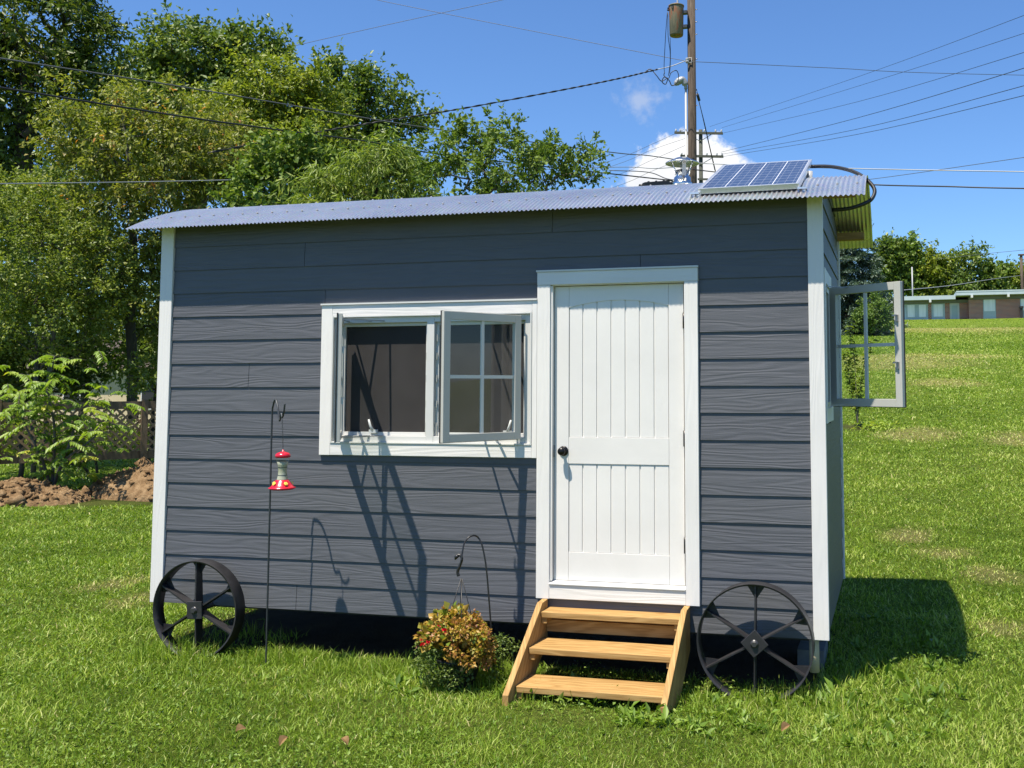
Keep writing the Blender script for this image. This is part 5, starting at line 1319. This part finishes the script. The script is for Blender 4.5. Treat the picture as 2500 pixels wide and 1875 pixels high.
line('thin wire slanting from the top edge down to the thick pole', [(760, -18, 30), (815, 0, 29), (1150, 67, 28), (1436, 123, 27), (1487, 133, 26.8)], .008, 'wiregrey')
line('thin wire running level from the thick pole to the right edge', [(1490, 133, 26.8), (1562, 136, 27), (1800, 147, 28), (2100, 160, 29), (3000, 176, 34)], .008, 'wiregrey')
line('faint wire high over the maple from the left trees to the top edge', [(560, 118, 45), (640, 98, 45), (880, 44, 45), (1150, -14, 45)], .011, 'wiregrey')
d3 = lambda x, y: ((1500 + x / 2.212) / K, y / 2.212 / K)
RW = [((515, 684), (1300, 420), (2212, 83), 'topmost wire fanning from the distant crossarms to the upper right'), ((580, 690), (1300, 470), (2212, 180), 'second wire down of the fan from the distant crossarms to the right'), ((590, 718), (1300, 553), (2212, 283), 'third wire down of the fan from the distant crossarms to the right'),
      ((575, 822), (1300, 640), (2212, 368), 'fourth wire down of the fan from the distant crossarms to the right'), ((585, 832), (1300, 700), (2212, 463), 'fifth wire down of the fan from the distant crossarms to the right'), ((590, 845), (1300, 728), (2212, 516), 'lowest wire of the fan from the distant crossarms to the right')]
for i, (a, b, c, lab) in enumerate(RW):
    e = (c[0] + (c[0] - b[0]) * .9, c[1] + (c[1] - b[1]) * 1.0)
    line(lab, [(*d3(*a), 66), (*d3(*b), 46), (*d3(*c), 30), (*d3(*e), 22)], (.008, .008, .009, .012, .011, .011)[i], 'wire')
LW = [((375, 700), (200, 780), (0, 862), 'upper thin wire from the distant crossarm down to the left across the cloud'), ((390, 745), (200, 810), (0, 893), 'second thin wire from the distant pole down to the left across the cloud'), ((390, 782), (200, 865), (0, 950), 'third thin wire from the distant pole down to the left across the cloud'), ((390, 850), (200, 925), (0, 1010), 'lowest thin wire from the distant pole down to the left across the cloud')]
for a, b, c, lab in LW:
    e = (c[0] - 600, c[1] + 190); line(lab, [(*d3(*a), 66), (*d3(*b), 67), (*d3(*c), 68), (*d3(*e), 71)], .012, 'wiregrey')
line('grey cable loop ending at the thick pole just above the chimney cap', [(1316, 368, 26), (1400, 372, 26.3), (1440, 386, 26.5), (1470, 388, 26.6), (1490, 375, 26.8)], .012, 'wiregrey')
line('pale cable running right from the thick pole above the conduit', [(1498, 352, 26.8), (1760, 362, 26), (2212, 371, 24), (3000, 380, 20)], .013, 'wirewhite')
line('thick black cable leaving the roof edge to the right', [(1496, 366, 26.8), (1700, 388, 25.5), (1885, 399, 24.3), (2050, 403, 23), (2212, 407, 22), (3000, 418, 18)], .017, 'wire')
line('thin wire slanting up to the right edge behind the conduit', [(1700, 405, 60), (1882, 387, 55), (2212, 340, 48), (3000, 226, 34)], .016, 'wiregrey')
line('faint far wire over the trees behind the brick house', [(2020, 560, 150), (2120, 549, 140), (2212, 540, 130), (2300, 530, 120)], .03, 'wiregrey')
line('pale far wire dipping from the far pole to the brick house roof', [(1945, 627, 140), (2050, 617, 145), (2150, 602, 150), (2206, 595, 158)], .045, 'wirewhite')
# drop leads from the transformer and the drip loops under the insulator
u2 = lambda x, y: tuple(v / K for v in U(x, y))
line('black lead hanging straight from the transformer side, left of the pair', [(*u2(240, 100), 26.4), (*u2(228, 250), 26.4), (*u2(218, 420), 26.5), (*u2(212, 560), 26.6), (*u2(216, 620), 26.6)], .009)
line('black lead curving from under the transformer to the drip loops', [(*u2(244, 110), 26.4), (*u2(246, 300), 26.4), (*u2(262, 430), 26.5), (*u2(262, 540), 26.6), (*u2(248, 640), 26.6)], .009)
line('black lead from the transformer bottom, rightmost of the three', [(*u2(262, 312), 26.4), (*u2(266, 450), 26.5), (*u2(264, 560), 26.6), (*u2(258, 620), 26.6)], .008)
line('black drip loop joining the twisted cable to the riser pipe', [(*u2(60, 600), 26.7), (*u2(100, 585), 26.7), (*u2(150, 640), 26.6), (*u2(190, 685), 26.6), (*u2(240, 660), 26.6), (*u2(225, 710), 26.6), (*u2(195, 690), 26.6), (*u2(215, 650), 26.6), (*u2(255, 680), 26.6), (*u2(275, 720), 26.6), (*u2(310, 715), 26.6)], .014)
line('second black drip loop arching over the weatherhead', [(*u2(216, 610), 26.6), (*u2(212, 640), 26.6), (*u2(250, 660), 26.6), (*u2(270, 615), 26.6), (*u2(315, 595), 26.6), (*u2(335, 640), 26.6), (*u2(325, 690), 26.6), (*u2(300, 710), 26.6)], .012)
line('guy wire with a black sleeve leaning right from the thick pole', [(*u2(485, 750), 26.8), (*u2(505, 850), 27), (*u2(555, 1050), 27.5), (*u2(600, 1250), 28), (*u2(650, 1460), 28.5)], .011, 'wire')
line('second guy wire beside the sleeved one on the thick pole', [(*u2(488, 770), 26.8), (*u2(540, 1000), 27.6), (*u2(585, 1200), 28.2), (*u2(640, 1440), 28.8)], .008, 'wire')
m = MB(); m.tube([far(*u2(493, 795), 26.85), far(*u2(508, 848), 26.98)], .04, 8); tag(m.build('guy_sleeve', M['wire'], None), 'short thick black sleeve at the top of the guy wire', 'guy sleeve')
a, b = far(1384, 403, 26.1), far(1450, 398, 26.5); u = b - a; L = np.linalg.norm(u); u /= L
SP = thing('splice_case', (a + b) / 2, 'black cable splice case hanging on the thick black cable left of the chimney', 'splice case')
m = MB(); m.obox((a + b) / 2, u * L * .42, np.cross(u, (0, 0, 1)) * .08, np.array([0, 0, .10])); m.build('case_body', M['blackplastic'], SP, bevel=.02)
for e, s in ((a, 1), (b, -1)):
    m = MB(); m.tube([e + u * s * -.03, e + u * s * .1], .065, 10); m.build('end_cap', M['blackplastic'], SP)
for k in (.25, .5, .75):
    m = MB(); p = a + u * L * k; m.obox(p + np.array([0, 0, .105]), u * .02, np.cross(u, (0, 0, 1)) * .03, np.array([0, 0, .02])); m.build('clamp', M['blackplastic'], SP)

# ------------------------------------------------------------------ fallen leaves
for px, py, a, lab in ((586, 1780, .4, 'curled brown leaf on the lawn below the left wheel, beside a straw tuft'), (692, 1806, 1.4, 'narrow upright brown leaf on the lawn, middle one of the three at bottom left'), (842, 1806, 2.4, 'tan folded leaf on the lawn, right one of the three at bottom left'), (1918, 1774, .9, 'pale brown leaf on the lawn in front of the right wheel')):
    c = at(px, py, 2, .05); m = MB(); d = np.array([math.cos(a), math.sin(a) * .6, .35]); d /= np.linalg.norm(d); w = np.cross(d, (0.2, -.5, 1.)); w /= np.linalg.norm(w); n = np.cross(w, d); l = .062
    rows = []
    for t, ww in ((0, .05), (.25, .28), (.5, .34), (.75, .22), (1, .02)):
        q = c + d * (t - .5) * l + n * (-.2 * l * (2 * t - 1) ** 2)
        rows.append([m.vert(q - w * l * ww + n * l * 1.1 * ww), m.vert(q), m.vert(q + w * l * ww + n * l * .7 * ww)])
    for r0, r1 in zip(rows, rows[1:]):
        for k in (0, 1): m.face((r0[k], r0[k + 1], r1[k + 1], r1[k]))
    tag(m.build('fallen_leaf', M['deadleaf'], None, recalc=False), lab, 'fallen leaf', 'fallen leaves on the lawn')

# ------------------------------------------------------------------ sky, sun, camera
sun_dir = Vector((-.54, -1.0, 2.75)).normalized()
EL = math.asin(sun_dir.z); AZ = math.atan2(sun_dir.x, sun_dir.y)
W = bpy.data.worlds.new('World'); SC.world = W; W.use_nodes = True
nt = W.node_tree; nt.nodes.clear()
wo = nt.nodes.new('ShaderNodeOutputWorld'); bg = nt.nodes.new('ShaderNodeBackground')
sky = nt.nodes.new('ShaderNodeTexSky'); sky.sky_type = 'NISHITA'; sky.sun_disc = False; sky.sun_elevation = EL; sky.sun_rotation = AZ
sky.air_density = 1.0; sky.dust_density = .35; sky.ozone_density = 2.6; sky.altitude = 100
tc = nt.nodes.new('ShaderNodeTexCoord')
def cloud(px, py, rx, ry, edge, nscale, namp, seed):
    c = Vector(far(px, py, 1) - CAM).normalized(); r = c.cross(Vector((0, 0, 1))).normalized(); u = r.cross(c)
    def dot(v):
        d = nt.nodes.new('ShaderNodeVectorMath'); d.operation = 'DOT_PRODUCT'; nt.links.new(tc.outputs['Generated'], d.inputs[0]); d.inputs[1].default_value = v; return d.outputs['Value']
    dc = math_(nt, 'MAXIMUM', dot(c), .05)
    x = math_(nt, 'DIVIDE', math_(nt, 'DIVIDE', dot(r), dc), rx * K / FPX); y = math_(nt, 'DIVIDE', math_(nt, 'DIVIDE', dot(u), dc), ry * K / FPX)
    q = math_(nt, 'SQRT', math_(nt, 'ADD', math_(nt, 'MULTIPLY', x, x), math_(nt, 'MULTIPLY', y, y)))
    mp = nt.nodes.new('ShaderNodeMapping'); mp.inputs['Location'].default_value = (seed, seed * .7, 0); nt.links.new(tc.outputs['Generated'], mp.inputs['Vector'])
    nz = noise(nt, mp.outputs[0], nscale, 7, .58)
    f = math_(nt, 'ADD', q, math_(nt, 'MULTIPLY', math_(nt, 'SUBTRACT', nz, .5), namp))
    mr = nt.nodes.new('ShaderNodeMapRange'); mr.interpolation_type = 'SMOOTHSTEP'; mr.inputs['From Min'].default_value = 1.0; mr.inputs['From Max'].default_value = 1.0 - edge
    nt.links.new(f, mr.inputs['Value'])
    return mr.outputs[0], nz, y
c1, n1, y1 = cloud(1482, 392, 152, 108, .2, 40, 1.05, 2.0)
c2, n2, y2 = cloud(1392, 214, 62, 48, 1.1, 60, 2.6, 5.0)
SKYG = 1.0
base = mixc(nt, 1.0, sky.outputs['Color'], (1.06, 1.46, 1.94), 'MULTIPLY')
cl = ramp(nt, math_(nt, 'ADD', math_(nt, 'MULTIPLY', n1, .7), math_(nt, 'MULTIPLY', y1, .35)), [(.1, (8.4, 8.8, 9.6)), (.6, (12.0, 12.0, 12.1))])
col = mixc(nt, c1, base, cl)
col = mixc(nt, math_(nt, 'MULTIPLY', c2, .42), col, (8.0, 8.4, 9.2))
nt.links.new(col, bg.inputs['Color']); bg.inputs['Strength'].default_value = .0515
nt.links.new(bg.outputs[0], wo.inputs['Surface'])
sl_ = bpy.data.lights.new('sun', 'SUN'); sl_.energy = 5.0; sl_.angle = math.radians(.53); sl_.color = (1.0, .925, .80)
so_ = bpy.data.objects.new('sun', sl_); COL.objects.link(so_); so_.rotation_euler = (-sun_dir).to_track_quat('-Z', 'Y').to_euler(); so_.location = (-5, -8, 20)

cam = bpy.data.cameras.new('camera'); co = bpy.data.objects.new('camera', cam); COL.objects.link(co)
cam.sensor_fit = 'HORIZONTAL'; cam.sensor_width = 36; cam.lens = FPX / 2500 * 36
cam.shift_x = (1250 - CXP) / 2500; cam.shift_y = -(937.5 - CYP) / 2500
cam.clip_start = .05; cam.clip_end = 4000
R3 = Matrix(((RM[0][0], RM[0][2], -RM[0][1]), (RM[1][0], RM[1][2], -RM[1][1]), (RM[2][0], RM[2][2], -RM[2][1])))
co.matrix_world = Matrix.Translation(Vector(CAM)) @ R3.to_4x4()
SC.camera = co
SC.render.engine = 'CYCLES'
SC.cycles.use_denoising = True
SC.cycles.transparent_max_bounces = 16; SC.cycles.max_bounces = 8
SC.view_settings.view_transform = 'Standard'; SC.view_settings.look = 'None'; SC.view_settings.exposure = 0.85; SC.view_settings.gamma = 1
SC.view_settings.use_curve_mapping = False
